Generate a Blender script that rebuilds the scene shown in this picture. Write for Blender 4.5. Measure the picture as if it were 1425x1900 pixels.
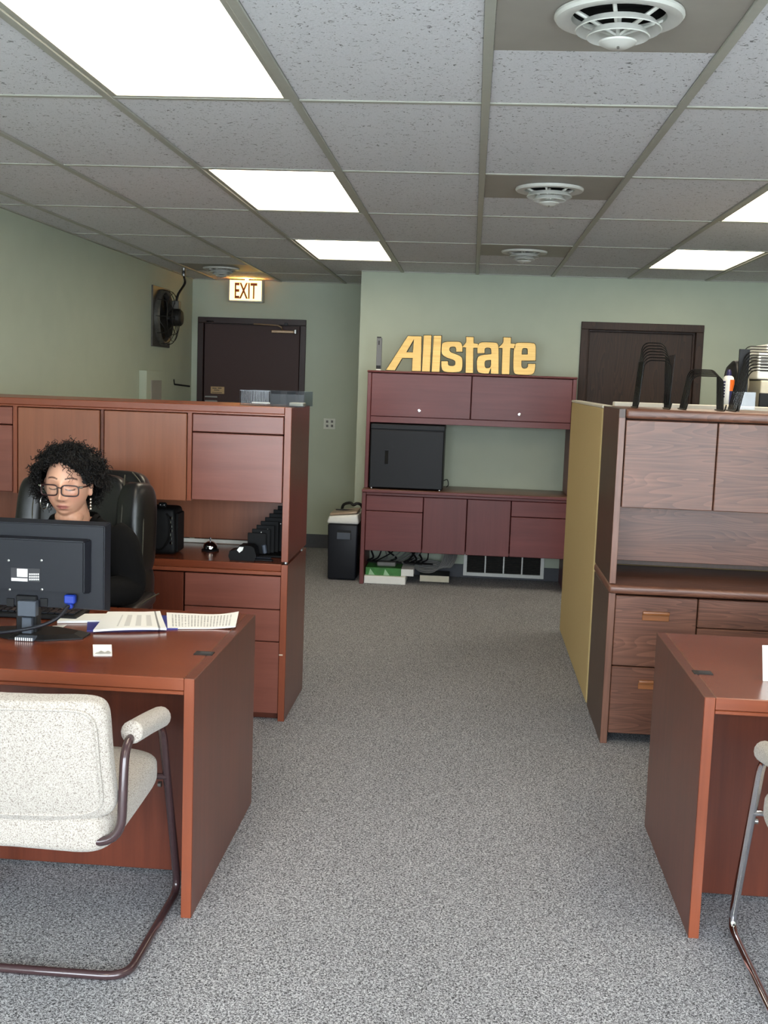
import bpy, bmesh, math, random
import numpy as np
from mathutils import Vector, Matrix, noise
random.seed(7); np.random.seed(7)
PI = math.pi
for o in list(bpy.data.objects): bpy.data.objects.remove(o)
scn = bpy.context.scene
col = scn.collection

# ------------------------------------------------------------------ camera
W, HH, F = 1425, 1900, 2100.0
YAW, PITCH, ROLL, CH = .07295, .11623, .03517, 1.62
cy, sy = math.cos(YAW), math.sin(YAW); cp, sp = math.cos(PITCH), math.sin(PITCH)
fwd = Vector((-sy*cp, cy*cp, -sp)); rgt0 = Vector((cy, sy, 0)); up0 = rgt0.cross(fwd)
cr, sr = math.cos(ROLL), math.sin(ROLL)
rgt = rgt0*cr + up0*sr; upv = -rgt0*sr + up0*cr
CAM = Vector((0, 0, CH))
cd = bpy.data.cameras.new('camera'); cam = bpy.data.objects.new('camera', cd); col.objects.link(cam)
cam.matrix_world = Matrix(((rgt.x, upv.x, -fwd.x, 0), (rgt.y, upv.y, -fwd.y, 0), (rgt.z, upv.z, -fwd.z, CH), (0, 0, 0, 1)))
cd.sensor_fit = 'VERTICAL'; cd.sensor_height = 24.0; cd.lens = 24.0*F/HH; cd.clip_start = .05
scn.camera = cam
def ray(x, y): return fwd + rgt*((x-W/2)/F) - upv*((y-HH/2)/F)
def onz(x, y, z): d = ray(x, y); return CAM + d*((z-CH)/d.z)
def ony(x, y, Y): d = ray(x, y); return CAM + d*(Y/d.y)
def onx(x, y, X): d = ray(x, y); return CAM + d*(X/d.x)

# ------------------------------------------------------------------ world and light
ROOM_L, ROOM_R, FRONT, BACK, ALC, ALC_R, CEIL = -2.66, 3.6629, -1.1458, 9.4, 10.66, -.94, 2.499
SKY = 13.5; LAMP = 6.4; EXPOSURE = 0.5
wd = bpy.data.worlds.new('sky'); scn.world = wd; wd.use_nodes = True
bg = wd.node_tree.nodes['Background']; bg.inputs[0].default_value = (.83, .915, 1, 1); bg.inputs[1].default_value = SKY
scn.view_settings.view_transform = 'Standard'; scn.view_settings.look = 'None'
scn.view_settings.exposure = EXPOSURE; scn.view_settings.gamma = 1; scn.view_settings.use_curve_mapping = False
WIN = [(-2.45, -.55), (-.45, 1.45), (1.55, 3.45)]; WZ = (.25, 2.4)
for a, b in WIN:
    ld = bpy.data.lights.new('window_daylight', 'AREA'); ld.shape = 'RECTANGLE'; ld.size = b-a; ld.size_y = WZ[1]-WZ[0]
    ld.cycles.is_portal = True
    lo = bpy.data.objects.new('window_daylight', ld); col.objects.link(lo)
    lo.location = ((a+b)/2, FRONT+.01, (WZ[0]+WZ[1])/2); lo.rotation_euler = (PI/2, 0, 0)   # faces +y, into the room

# ------------------------------------------------------------------ materials
def lin(c): return tuple(((v/255)/12.92 if v/255 <= .04045 else ((v/255+.055)/1.055)**2.4) for v in c)
class NT:
    def __init__(s, name):
        s.m = bpy.data.materials.new(name); s.m.use_nodes = True; s.t = s.m.node_tree
        s.b = s.t.nodes['Principled BSDF']; s.out = s.t.nodes['Material Output']
    def n(s, typ, **kw):
        x = s.t.nodes.new(typ)
        for k, v in kw.items():
            if k in x.inputs: x.inputs[k].default_value = v
            else: setattr(x, k, v)
        return x
    def l(s, a, b): s.t.links.new(a, b)
    def coords(s, scale, world=False):
        src = s.n('ShaderNodeNewGeometry').outputs['Position'] if world else s.n('ShaderNodeTexCoord').outputs['Object']
        mp = s.n('ShaderNodeMapping'); mp.inputs['Scale'].default_value = scale; s.l(src, mp.inputs['Vector']); return mp.outputs[0]
    def ramp(s, fac, stops):
        r = s.n('ShaderNodeValToRGB'); e = r.color_ramp.elements
        while len(e) < len(stops): e.new(.5)
        for el, (p, c) in zip(e, stops): el.position = p; el.color = (*c[:3], 1)
        s.l(fac, r.inputs[0]); return r.outputs[0]
    def bump(s, h, strength, dist=.002):
        b = s.n('ShaderNodeBump'); b.inputs['Strength'].default_value = strength; b.inputs['Distance'].default_value = dist
        s.l(h, b.inputs['Height']); s.l(b.outputs[0], s.b.inputs['Normal'])
M = {}
def plain(name, c, rough=.5, metal=0, vary=.06, scale=40, bump=0, **kw):
    t = NT(name); c = lin(c)
    nz = t.n('ShaderNodeTexNoise', Scale=scale, Detail=3.0); t.l(t.coords((1, 1, 1)), nz.inputs['Vector'])
    o = t.ramp(nz.outputs['Fac'], [(.25, tuple(v*(1-vary) for v in c)), (.75, tuple(min(1, v*(1+vary)) for v in c))])
    t.l(o, t.b.inputs['Base Color']); t.b.inputs['Roughness'].default_value = rough; t.b.inputs['Metallic'].default_value = metal
    for k, v in kw.items(): t.b.inputs[k.replace('_', ' ')].default_value = v
    if bump: t.bump(nz.outputs['Fac'], bump)
    M[name] = t.m; return t
def wood(name, dark, light, axis, rough=.3, stretch=(28, 1.6), contrast=1.0, cath=0, coat=.08):
    t = NT(name); d, l = lin(dark), lin(light)
    hi, lo = stretch
    sc = {'x': (lo, hi, hi), 'y': (hi, lo, hi), 'z': (hi, hi, lo)}[axis]
    v = t.coords(sc)
    nz = t.n('ShaderNodeTexNoise', Scale=1.0, Detail=6.0, Roughness=.65, Distortion=.4); t.l(v, nz.inputs['Vector'])
    fac = nz.outputs['Fac']
    big = t.n('ShaderNodeTexNoise', Scale=2.2, Detail=2.0); t.l(t.coords((1, 1, 1)), big.inputs['Vector'])
    mx = t.n('ShaderNodeMix'); mx.inputs[0].default_value = .35; t.l(fac, mx.inputs[2]); t.l(big.outputs['Fac'], mx.inputs[3]); fac = mx.outputs[0]
    if cath:
        s2 = {'x': (.6, 6, 6), 'y': (6, .6, 6), 'z': (6, 6, .6)}[axis]
        n2 = t.n('ShaderNodeTexNoise', Scale=1.0, Detail=2.0, Distortion=.5); t.l(t.coords(s2), n2.inputs['Vector'])
        mu = t.n('ShaderNodeMath', operation='MULTIPLY'); mu.inputs[1].default_value = 34; t.l(n2.outputs['Fac'], mu.inputs[0])
        fr = t.n('ShaderNodeMath', operation='FRACT'); t.l(mu.outputs[0], fr.inputs[0])
        m2 = t.n('ShaderNodeMix'); m2.inputs[0].default_value = cath; t.l(fac, m2.inputs[2]); t.l(fr.outputs[0], m2.inputs[3]); fac = m2.outputs[0]
    c = t.ramp(fac, [(.5-.2/contrast, d), (.5+.2/contrast, l)])
    t.l(c, t.b.inputs['Base Color']); t.b.inputs['Roughness'].default_value = rough
    t.b.inputs['Coat Weight'].default_value = coat; t.b.inputs['Coat Roughness'].default_value = .18
    t.bump(nz.outputs['Fac'], .08, .001)
    M[name] = t.m
CH_D, CH_L = (74, 34, 23), (106, 52, 35)  # darkened cherry: shade of the aisle-facing panels is put into the colour
wood('cherry_x', CH_D, CH_L, 'x'); wood('cherry_y', CH_D, CH_L, 'y'); wood('cherry_z', CH_D, CH_L, 'z')
wood('cherry_top', (92, 42, 24), (128, 63, 37), 'x', rough=.25, coat=.35)
wood('cherry_edge', (112, 54, 32), (136, 70, 43), 'z', rough=.35)
wood('cherry_edge_x', (112, 54, 32), (136, 70, 43), 'x', rough=.35)
wood('cherry_door', (118, 68, 46), (142, 86, 60), 'z', rough=.35)
wood('cherry_drawer', (110, 60, 48), (130, 76, 62), 'x', rough=.35)
wood('oak_x', (74, 43, 31), (128, 85, 66), 'x', rough=.42, stretch=(75, 2.2), contrast=1.1, cath=.15, coat=.1)
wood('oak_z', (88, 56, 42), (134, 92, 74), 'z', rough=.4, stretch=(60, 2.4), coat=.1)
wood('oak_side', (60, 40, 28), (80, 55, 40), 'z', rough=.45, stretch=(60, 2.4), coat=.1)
wood('mahogany_x', (92, 40, 40), (114, 54, 54), 'x', rough=.5)
wood('mahogany_z', (88, 38, 38), (110, 52, 52), 'z', rough=.5)
wood('mahogany_top', (88, 60, 48), (112, 80, 64), 'x', rough=.35)
wood('dark_oak', (34, 20, 15), (62, 40, 29), 'z', rough=.6, cath=.3, stretch=(60, 2.4), coat=0)
wood('handle_wood', (122, 72, 36), (156, 98, 56), 'x', rough=.4)
plain('wall_paint', (178, 186, 168), .75, vary=.03, scale=5)
plain('baseboard', (70, 72, 78), .6)
plain('ceiling_metal', (164, 164, 154), .45, vary=.03)
plain('vent_panel', (150, 146, 138), .5, vary=.05, scale=8)
plain('vent_white', (196, 196, 190), .4, vary=.03)
plain('black_void', (8, 8, 8), .9)
plain('door_brown', (60, 38, 36), .6, vary=.04, scale=3)
plain('frame_brown', (48, 30, 28), .45)
plain('steel', (170, 168, 165), .3, 1.0)
plain('bronze_bar', (165, 140, 115), .4, .6)
plain('chrome', (225, 225, 230), .08, 1.0, vary=.01)
plain('brown_tube', (62, 44, 46), .22, .1, vary=.04, Coat_Weight=.5)
plain('plastic_black', (17, 17, 19), .5, vary=.06, Specular_IOR_Level=.3)
plain('plastic_dark', (24, 26, 33), .45, vary=.05, Specular_IOR_Level=.3)
plain('plastic_gray', (70, 77, 88), .4, vary=.04)
plain('plastic_white', (222, 222, 216), .4, vary=.03)
plain('plastic_cream', (205, 198, 176), .45, vary=.04)
plain('paper_white', (236, 236, 232), .7, vary=.02)
plain('blue_plastic', (30, 56, 150), .4)
plain('blue_folder', (34, 44, 130), .5)
plain('leather_black', (12, 12, 14), .36, vary=.2, scale=90, bump=.12)
plain('leather_seam', (58, 55, 42), .5)
plain('bag_black', (9, 9, 10), .6, vary=.2, Specular_IOR_Level=.2)
plain('tan_fabric', (178, 156, 108), .9, vary=.05, scale=300, bump=.2)
plain('panel_cap', (205, 200, 186), .5)
plain('gap_light', (220, 216, 205), .6)  # light through the hutch gap, put into the colour
plain('steel_dark', (46, 46, 48), .35, .7)
plain('wire_black', (20, 20, 20), .35, .5)
plain('cable_gray', (120, 120, 118), .5)
plain('cable_black', (22, 22, 24), .5)
plain('green_box', (52, 120, 48), .5, vary=.3, scale=18)
plain('green_light', (150, 190, 150), .5)
plain('tan_marble', (150, 130, 110), .3, vary=.2, scale=12)
plain('safe_black', (24, 26, 31), .5, vary=.04, Specular_IOR_Level=.3)
plain('outlet_plate', (205, 208, 196), .5)
plain('pavement', (196, 196, 192), .9, vary=.1, scale=2)
plain('orange', (225, 105, 30), .4)
plain('navy', (40, 36, 80), .4)
plain('fan_gray', (88, 86, 82), .4, .5, vary=.15)
plain('fan_dark', (34, 32, 30), .5, .3)
plain('print_gray', (110, 112, 116), .7)
plain('print_dark', (50, 50, 54), .7)
plain('brass_tag', (180, 150, 110), .45, .3)
plain('pants_black', (14, 14, 16), .8)
plain('shirt_black', (9, 9, 10), .9, vary=.15, scale=200, Specular_IOR_Level=.15)
plain('hair_black', (9, 7, 7), .6, vary=.3, Specular_IOR_Level=.25)
plain('glasses_frame', (36, 12, 15), .3)
plain('earring_silver', (220, 218, 210), .2, 1.0)
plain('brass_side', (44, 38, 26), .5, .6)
plain('chip_pale', (200, 180, 160), .7)
plain('window_frame', (120, 120, 122), .4, .8)

t = NT('brass'); v = t.coords((3, 3, 260)); nz = t.n('ShaderNodeTexNoise', Scale=1.0, Detail=2.0); t.l(v, nz.inputs['Vector'])
t.l(t.ramp(nz.outputs['Fac'], [(.3, lin((132, 103, 56))), (.7, lin((154, 124, 74)))]), t.b.inputs['Base Color'])
t.b.inputs['Metallic'].default_value = .85; t.b.inputs['Roughness'].default_value = .32; M['brass'] = t.m

t = NT('carpet'); v = t.coords((1, 1, 1))
n1 = t.n('ShaderNodeTexNoise', Scale=200.0, Detail=2.0, Roughness=.6, Distortion=1.2); t.l(v, n1.inputs['Vector'])
n2 = t.n('ShaderNodeTexNoise', Scale=1.1, Detail=3.0); t.l(v, n2.inputs['Vector'])
a = t.ramp(n1.outputs['Fac'], [(.38, lin((40, 40, 44))), (.48, lin((112, 112, 116))), (.6, lin((194, 194, 198)))])
b = t.ramp(n2.outputs['Fac'], [(.3, (.88, .88, .88)), (.7, (1.0, 1.0, 1.0))])
mx = t.n('ShaderNodeMix', data_type='RGBA', blend_type='MULTIPLY'); mx.inputs[0].default_value = 1
t.l(a, mx.inputs[6]); t.l(b, mx.inputs[7]); t.l(mx.outputs[2], t.b.inputs['Base Color'])
t.b.inputs['Roughness'].default_value = .95; t.bump(n1.outputs['Fac'], .5, .004); M['carpet'] = t.m

t = NT('ceiling_tile'); v = t.coords((1, 1, 1), world=True)
n1 = t.n('ShaderNodeTexNoise', Scale=62.0, Detail=2.0, Roughness=.5, Distortion=1.6); t.l(v, n1.inputs['Vector'])
n2 = t.n('ShaderNodeTexNoise', Scale=260.0, Detail=2.0); t.l(v, n2.inputs['Vector'])
a = t.ramp(n1.outputs['Fac'], [(.335, lin((120, 120, 120))), (.365, lin((212, 212, 216)))])
b = t.ramp(n2.outputs['Fac'], [(.35, (.9, .9, .9)), (.6, (1, 1, 1))])
mx = t.n('ShaderNodeMix', data_type='RGBA', blend_type='MULTIPLY'); mx.inputs[0].default_value = 1
t.l(a, mx.inputs[6]); t.l(b, mx.inputs[7]); t.l(mx.outputs[2], t.b.inputs['Base Color'])
t.b.inputs['Roughness'].default_value = .9; t.bump(n1.outputs['Fac'], .35, .004); M['ceiling_tile'] = t.m

def fabric(name, d, l):
    t = NT(name); v = t.coords((1, 1, 1))
    n1 = t.n('ShaderNodeTexNoise', Scale=330.0, Detail=2.0, Distortion=.6); t.l(v, n1.inputs['Vector'])
    t.l(t.ramp(n1.outputs['Fac'], [(.33, lin(d)), (.5, lin(l)), (.75, lin(tuple(min(255, x+10) for x in l)))]), t.b.inputs['Base Color'])
    t.b.inputs['Roughness'].default_value = .95; t.b.inputs['Sheen Weight'].default_value = .2
    t.bump(n1.outputs['Fac'], .5, .003); M[name] = t.m
fabric('cream_fabric', (118, 107, 98), (170, 162, 153))

def emit(name, c, s):
    t = NT(name); t.b.inputs['Base Color'].default_value = (*lin(c), 1)
    t.b.inputs['Emission Color'].default_value = (*lin(c), 1); t.b.inputs['Emission Strength'].default_value = s; M[name] = t.m
    return t
emit('lamp_diffuser', (255, 240, 214), LAMP)
# exit face: the lit acrylic glows evenly over the whole panel
t = emit('exit_face', (255, 214, 120), 3.0)
emit('exit_bulb', (255, 160, 70), 260)
plain('exit_letter', (150, 66, 14), .5)
def glass(name, tint, fac, rough=.05):
    t = NT(name); tr = t.n('ShaderNodeBsdfTransparent'); tr.inputs[0].default_value = (*tint, 1)
    gl = t.n('ShaderNodeBsdfGlossy'); gl.inputs['Roughness'].default_value = rough
    mx = t.n('ShaderNodeMixShader'); mx.inputs[0].default_value = fac
    t.l(tr.outputs[0], mx.inputs[1]); t.l(gl.outputs[0], mx.inputs[2]); t.l(mx.outputs[0], t.out.inputs['Surface']); M[name] = t.m
glass('window_glass', (.97, .98, .98), .05); glass('lens_glass', (.97, .97, .97), .02)
glass('acrylic_clear', (.78, .8, .81), .05, .2); glass('acrylic_smoke', (.74, .76, .77), .012, .3)
t = NT('skin'); at = t.n('ShaderNodeVertexColor', layer_name='tone'); t.l(at.outputs[0], t.b.inputs['Base Color'])
t.b.inputs['Roughness'].default_value = .5; t.b.inputs['Subsurface Weight'].default_value = .12; t.b.inputs['Subsurface Radius'].default_value = (.012, .005, .003); t.b.inputs['Subsurface Scale'].default_value = .5; M['skin'] = t.m

# printed sheets: grey lines of text / shaded table columns, in the sheet's own coordinates
def printed(name, table):
    t = NT(name); tc = t.n('ShaderNodeTexCoord'); sx = t.n('ShaderNodeSeparateXYZ'); t.l(tc.outputs['UV'], sx.inputs[0])
    def mth(op, a, b):
        m = t.n('ShaderNodeMath', operation=op)
        for i, q in enumerate((a, b)):
            if isinstance(q, (int, float)): m.inputs[i].default_value = q
            else: t.l(q, m.inputs[i])
        return m.outputs[0]
    u, v = sx.outputs[0], sx.outputs[1]
    nz = t.n('ShaderNodeTexNoise', Scale=1.0, Detail=1.0); mp = t.n('ShaderNodeMapping'); mp.inputs['Scale'].default_value = (6, 40, 1)
    t.l(tc.outputs['UV'], mp.inputs[0]); t.l(mp.outputs[0], nz.inputs['Vector'])
    if table:
        st = mth('GREATER_THAN', mth('FRACT', mth('MULTIPLY', u, 6.2), 0), .5)
        ins = mth('MULTIPLY', mth('GREATER_THAN', u, .3), mth('LESS_THAN', u, .86))
        ins = mth('MULTIPLY', ins, mth('MULTIPLY', mth('GREATER_THAN', v, .12), mth('LESS_THAN', v, .8)))
        f1 = mth('MULTIPLY', mth('MULTIPLY', st, ins), .28)
        bar = mth('MULTIPLY', mth('GREATER_THAN', u, .885), mth('LESS_THAN', u, .915)); f1 = mth('ADD', f1, mth('MULTIPLY', bar, .75))
    else:
        ln = mth('GREATER_THAN', mth('FRACT', mth('MULTIPLY', u, 22), 0), .55)
        ins = mth('MULTIPLY', mth('MULTIPLY', mth('GREATER_THAN', u, .05), mth('LESS_THAN', u, .93)), mth('MULTIPLY', mth('GREATER_THAN', v, .1), mth('LESS_THAN', v, .88)))
        f1 = mth('MULTIPLY', mth('MULTIPLY', mth('MULTIPLY', ln, ins), mth('GREATER_THAN', nz.outputs['Fac'], .42)), .5)
    c = t.ramp(f1, [(0, lin((238, 238, 235))), (1, lin((40, 40, 44)))])
    t.l(c, t.b.inputs['Base Color']); t.b.inputs['Roughness'].default_value = .6; M[name] = t.m
printed('sheet_table', True); printed('sheet_text', False)

# ------------------------------------------------------------------ mesh helpers
def props(o, label=None, cat=None, group=None, kind=None):
    for k, v in (('label', label), ('category', cat), ('group', group), ('kind', kind)):
        if v: o[k] = v
    return o
def thing(name, loc, label, cat, group=None, rotz=0):
    o = bpy.data.objects.new(name, None); col.objects.link(o); o.empty_display_size = .05
    o.location = loc; o.rotation_euler = (0, 0, rotz); return props(o, label, cat, group)
def root_loc(o):
    while o.parent: o = o.parent
    return o.location
def to_obj(name, me, mat, parent=None, local=False, smooth=None):
    o = bpy.data.objects.new(name, me); col.objects.link(o)
    if mat is not None: me.materials.clear(); me.materials.append(M[mat])
    if parent is not None:
        o.parent = parent
        if not local: me.transform(Matrix.Translation(-root_loc(parent)))
    elif not local:
        co = np.array([v.co for v in me.vertices]); lo, hi = co.min(0), co.max(0)
        b = Vector(((lo[0]+hi[0])/2, (lo[1]+hi[1])/2, lo[2])); me.transform(Matrix.Translation(-b)); o.location = b
    if smooth is not None:
        for p in me.polygons: p.use_smooth = True
        if smooth < 180: me.set_sharp_from_angle(angle=math.radians(smooth))
    return o
def OBJ(name, bm, mat, parent=None, local=False, smooth=None, **kw):
    me = bpy.data.meshes.new(name); bmesh.ops.recalc_face_normals(bm, faces=bm.faces); bm.to_mesh(me); bm.free()
    return props(to_obj(name, me, mat, parent, local, smooth), **kw)
def addbox(bm, x0, x1, y0, y1, z0, z1, bev=0, seg=1):
    r = bmesh.ops.create_cube(bm, size=1)['verts']
    bmesh.ops.scale(bm, verts=r, vec=(x1-x0, y1-y0, z1-z0)); bmesh.ops.translate(bm, verts=r, vec=((x0+x1)/2, (y0+y1)/2, (z0+z1)/2))
    if bev:
        es = list({e for v in r for e in v.link_edges})
        bmesh.ops.bevel(bm, geom=es, offset=bev, segments=seg, affect='EDGES', profile=.5)
    return r
def BOX(name, x0, x1, y0, y1, z0, z1, mat, parent=None, bev=.002, seg=1, local=False, smooth=None, **kw):
    bm = bmesh.new(); addbox(bm, min(x0, x1), max(x0, x1), min(y0, y1), max(y0, y1), min(z0, z1), max(z0, z1), bev, seg)
    return OBJ(name, bm, mat, parent, local, smooth, **kw)
def smooth_path(pts, rad=.05, n=6):
    """rounds the inner corners of a polyline"""
    pts = [Vector(p) for p in pts]; out = [pts[0]]
    for a, b, c in zip(pts, pts[1:], pts[2:]):
        d1, d2 = (a-b), (c-b); r = min(rad, d1.length*.48, d2.length*.48)
        p, q = b+d1.normalized()*r, b+d2.normalized()*r
        for i in range(n+1):
            t = i/n; out.append(p*(1-t)**2 + b*2*t*(1-t) + q*t*t)
    out.append(pts[-1]); return out
def spline(pts, n=8):
    pts = [Vector(p) for p in pts]; P = [pts[0]]+pts+[pts[-1]]; out = []
    for i in range(1, len(P)-2):
        for k in range(n):
            t = k/n; a, b, c, d = P[i-1:i+3]
            out.append(.5*((2*b)+(c-a)*t+(2*a-5*b+4*c-d)*t*t+(3*b-a-3*c+d)*t**3))
    out.append(pts[-1]); return out
def addtube(bm, pts, r, sides=8, closed=False, flat=None):
    pts = [Vector(p) for p in pts]; n = len(pts); rs = r if isinstance(r, (list, tuple)) else [r]*n
    rings = []; prev = None
    for i, p in enumerate(pts):
        if closed: tg = (pts[(i+1) % n]-pts[i-1])
        else: tg = pts[min(i+1, n-1)]-pts[max(i-1, 0)]
        if tg.length < 1e-9: tg = Vector((0, 0, 1))
        tg.normalize()
        if prev is None:
            ref = Vector((0, 0, 1)) if abs(tg.z) < .9 else Vector((1, 0, 0)); u = tg.cross(ref).normalized()
        else:
            u = prev - tg*prev.dot(tg); u = u.normalized() if u.length > 1e-6 else tg.orthogonal().normalized()
        prev = u; w = tg.cross(u)
        rings.append([bm.verts.new(p + (u*math.cos(2*PI*k/sides) + w*math.sin(2*PI*k/sides)*(flat or 1))*rs[i]) for k in range(sides)])
    for i in range(n if closed else n-1):
        a, b = rings[i], rings[(i+1) % n]
        for k in range(sides):
            bm.faces.new((a[k], a[(k+1) % sides], b[(k+1) % sides], b[k]))
    if not closed: bm.faces.new(rings[0][::-1]); bm.faces.new(rings[-1])
def TUBE(name, pts, r, mat, parent=None, sides=10, closed=False, local=False, flat=None, **kw):
    bm = bmesh.new(); addtube(bm, pts, r, sides, closed, flat); return OBJ(name, bm, mat, parent, local, 50, **kw)
def addlathe(bm, prof, c, n=32, axis='z'):
    rings = []
    for r, h in prof:
        if r < 1e-6: rings.append([bm.verts.new((0, 0, h))])
        else: rings.append([bm.verts.new((r*math.cos(2*PI*k/n), r*math.sin(2*PI*k/n), h)) for k in range(n)])
    vs = [v for g in rings for v in g]
    for a, b in zip(rings, rings[1:]):
        for k in range(n):
            q = []
            for v in ((a[k % len(a)], a[(k+1) % len(a)], b[(k+1) % len(b)], b[k % len(b)])):
                if v not in q: q.append(v)
            if len(q) > 2: bm.faces.new(q)
    R = {'z': Matrix(), 'x': Matrix.Rotation(PI/2, 4, 'Y'), 'y': Matrix.Rotation(-PI/2, 4, 'X')}[axis]
    bmesh.ops.transform(bm, matrix=Matrix.Translation(c) @ R, verts=vs)
def LATHE(name, prof, c, mat, parent=None, n=32, axis='z', local=False, **kw):
    bm = bmesh.new(); addlathe(bm, prof, c, n, axis); return OBJ(name, bm, mat, parent, local, 40, **kw)
def superell(sx, sy, sz, e1=.3, e2=.3, n=24, m=32, fn=None):
    bm = bmesh.new(); g = []
    pw = lambda v, e: math.copysign(abs(v)**e, v)
    for i in range(n+1):
        a = -PI/2+PI*i/n; row = []
        for k in range(m):
            b = 2*PI*k/m
            p = Vector((sx/2*pw(math.cos(a), e1)*pw(math.cos(b), e2), sy/2*pw(math.cos(a), e1)*pw(math.sin(b), e2), sz/2*pw(math.sin(a), e1)))
            if fn: p = Vector(fn(p))
            if i in (0, n) and k: row.append(row[0])
            else: row.append(bm.verts.new(p))
        g.append(row)
    for a, b in zip(g, g[1:]):
        for k in range(m):
            q = []
            for v in (a[k], a[(k+1) % m], b[(k+1) % m], b[k]):
                if v not in q: q.append(v)
            if len(q) > 2: bm.faces.new(q)
    return bm
def moved(bm, loc=(0, 0, 0), rot=(0, 0, 0)):
    mt = Matrix.Translation(loc) @ Matrix.Rotation(rot[2], 4, 'Z') @ Matrix.Rotation(rot[1], 4, 'Y') @ Matrix.Rotation(rot[0], 4, 'X')
    bmesh.ops.transform(bm, matrix=mt, verts=bm.verts); return bm
def extrude_poly(name, loops, y0, y1, mat, parent=None, grow=0, **kw):
    """filled outline(s) in x,z (later loops are holes), thickness y0..y1"""
    cu = bpy.data.curves.new('c', 'CURVE'); cu.dimensions = '2D'; cu.fill_mode = 'BOTH'; cu.extrude = abs(y1-y0)/2; cu.offset = grow
    for lp in loops:
        s = cu.splines.new('POLY'); s.points.add(len(lp)-1); s.use_cyclic_u = True
        for q, (x, z) in zip(s.points, lp): q.co = (x, z, 0, 1)
    tmp = bpy.data.objects.new('c', cu); col.objects.link(tmp); bpy.context.view_layer.update()
    me = bpy.data.meshes.new_from_object(tmp.evaluated_get(bpy.context.evaluated_depsgraph_get()))
    bpy.data.objects.remove(tmp); bpy.data.curves.remove(cu)
    me.transform(Matrix.Translation((0, (y0+y1)/2, 0)) @ Matrix.Rotation(PI/2, 4, 'X'))
    return props(to_obj(name, me, mat, parent), **kw)
def chaikin(p, it=2, t=.25):
    for _ in range(it):
        q = []
        for a, b in zip(p, p[1:]+p[:1]):
            q += [(a[0]+(b[0]-a[0])*t, a[1]+(b[1]-a[1])*t), (a[0]+(b[0]-a[0])*(1-t), a[1]+(b[1]-a[1])*(1-t))]
        p = q
    return p
def text_mesh(name, s, size, loc, rot, mat, parent=None, ext=.001, sx=1, **kw):
    cu = bpy.data.curves.new('t', 'FONT'); cu.body = s; cu.size = size; cu.extrude = ext; cu.align_x = 'CENTER'; cu.offset = size*.02
    tmp = bpy.data.objects.new('t', cu); col.objects.link(tmp); bpy.context.view_layer.update()
    me = bpy.data.meshes.new_from_object(tmp.evaluated_get(bpy.context.evaluated_depsgraph_get()))
    bpy.data.objects.remove(tmp); bpy.data.curves.remove(cu)
    me.transform(Matrix.Translation(loc) @ Matrix.Rotation(rot[2], 4, 'Z') @ Matrix.Rotation(rot[0], 4, 'X') @ Matrix.Diagonal((sx, 1, 1, 1)))
    return props(to_obj(name, me, mat, parent), **kw)

# ------------------------------------------------------------------ the room
S = dict(kind='structure')
BOX('floor', ROOM_L-.15, ROOM_R+.15, FRONT-.15, ALC+.15, -.1, 0, 'carpet', bev=0, label='grey speckled loop pile carpet floor', **S)
BOX('wall_left', ROOM_L-.15, ROOM_L, FRONT, ALC, 0, CEIL+.1, 'wall_paint', bev=0, label='sage green painted wall behind the wall fan', **S)
BOX('wall_right', ROOM_R, ROOM_R+.15, FRONT, BACK, 0, CEIL+.1, 'wall_paint', bev=0, label='sage green wall on the right, out of view', **S)
D2 = (.92, 1.79, 2.09)       # opening of the dark oak door
bm = bmesh.new(); addbox(bm, ALC_R, D2[0], BACK, BACK+.14, 0, CEIL+.1); addbox(bm, D2[1], ROOM_R+.15, BACK, BACK+.14, 0, CEIL+.1); addbox(bm, D2[0], D2[1], BACK, BACK+.14, D2[2], CEIL+.1)
addbox(bm, ALC_R, ALC_R+.12, BACK+.14, ALC, 0, CEIL+.1)
addbox(bm, D2[0]-.1, D2[1]+.1, BACK+.142, BACK+.2, -.1, CEIL+.1)  # unseen slab added behind the oak door to keep sky light out
OBJ('wall_back', bm, 'wall_paint', label='sage green wall behind the brass letters', **S)
D1 = (-2.55, -1.62, 2.10)
bm = bmesh.new(); addbox(bm, ROOM_L-.15, D1[0], ALC, ALC+.14, 0, CEIL+.1); addbox(bm, D1[1], ALC_R+.12, ALC, ALC+.14, 0, CEIL+.1); addbox(bm, D1[0], D1[1], ALC, ALC+.14, D1[2], CEIL+.1)
addbox(bm, D1[0]-.1, D1[1]+.1, ALC+.142, ALC+.2, -.1, CEIL+.1)  # unseen slab added behind the exit door, blocks light leaking under it
OBJ('wall_alcove', bm, 'wall_paint', label='green wall around the brown exit door', **S)
bm = bmesh.new(); addbox(bm, ROOM_L-.15, ROOM_R+.15, FRONT-.15, FRONT, 0, WZ[0]); addbox(bm, ROOM_L-.15, ROOM_R+.15, FRONT-.15, FRONT, WZ[1], CEIL+.1)
for a, b in ((ROOM_L-.15, WIN[0][0]), (WIN[0][1], WIN[1][0]), (WIN[1][1], WIN[2][0]), (WIN[2][1], ROOM_R+.15)): addbox(bm, a, b, FRONT-.15, FRONT, WZ[0], WZ[1])
OBJ('wall_front', bm, 'wall_paint', label='storefront wall with three wide windows behind the viewer', **S)
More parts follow.
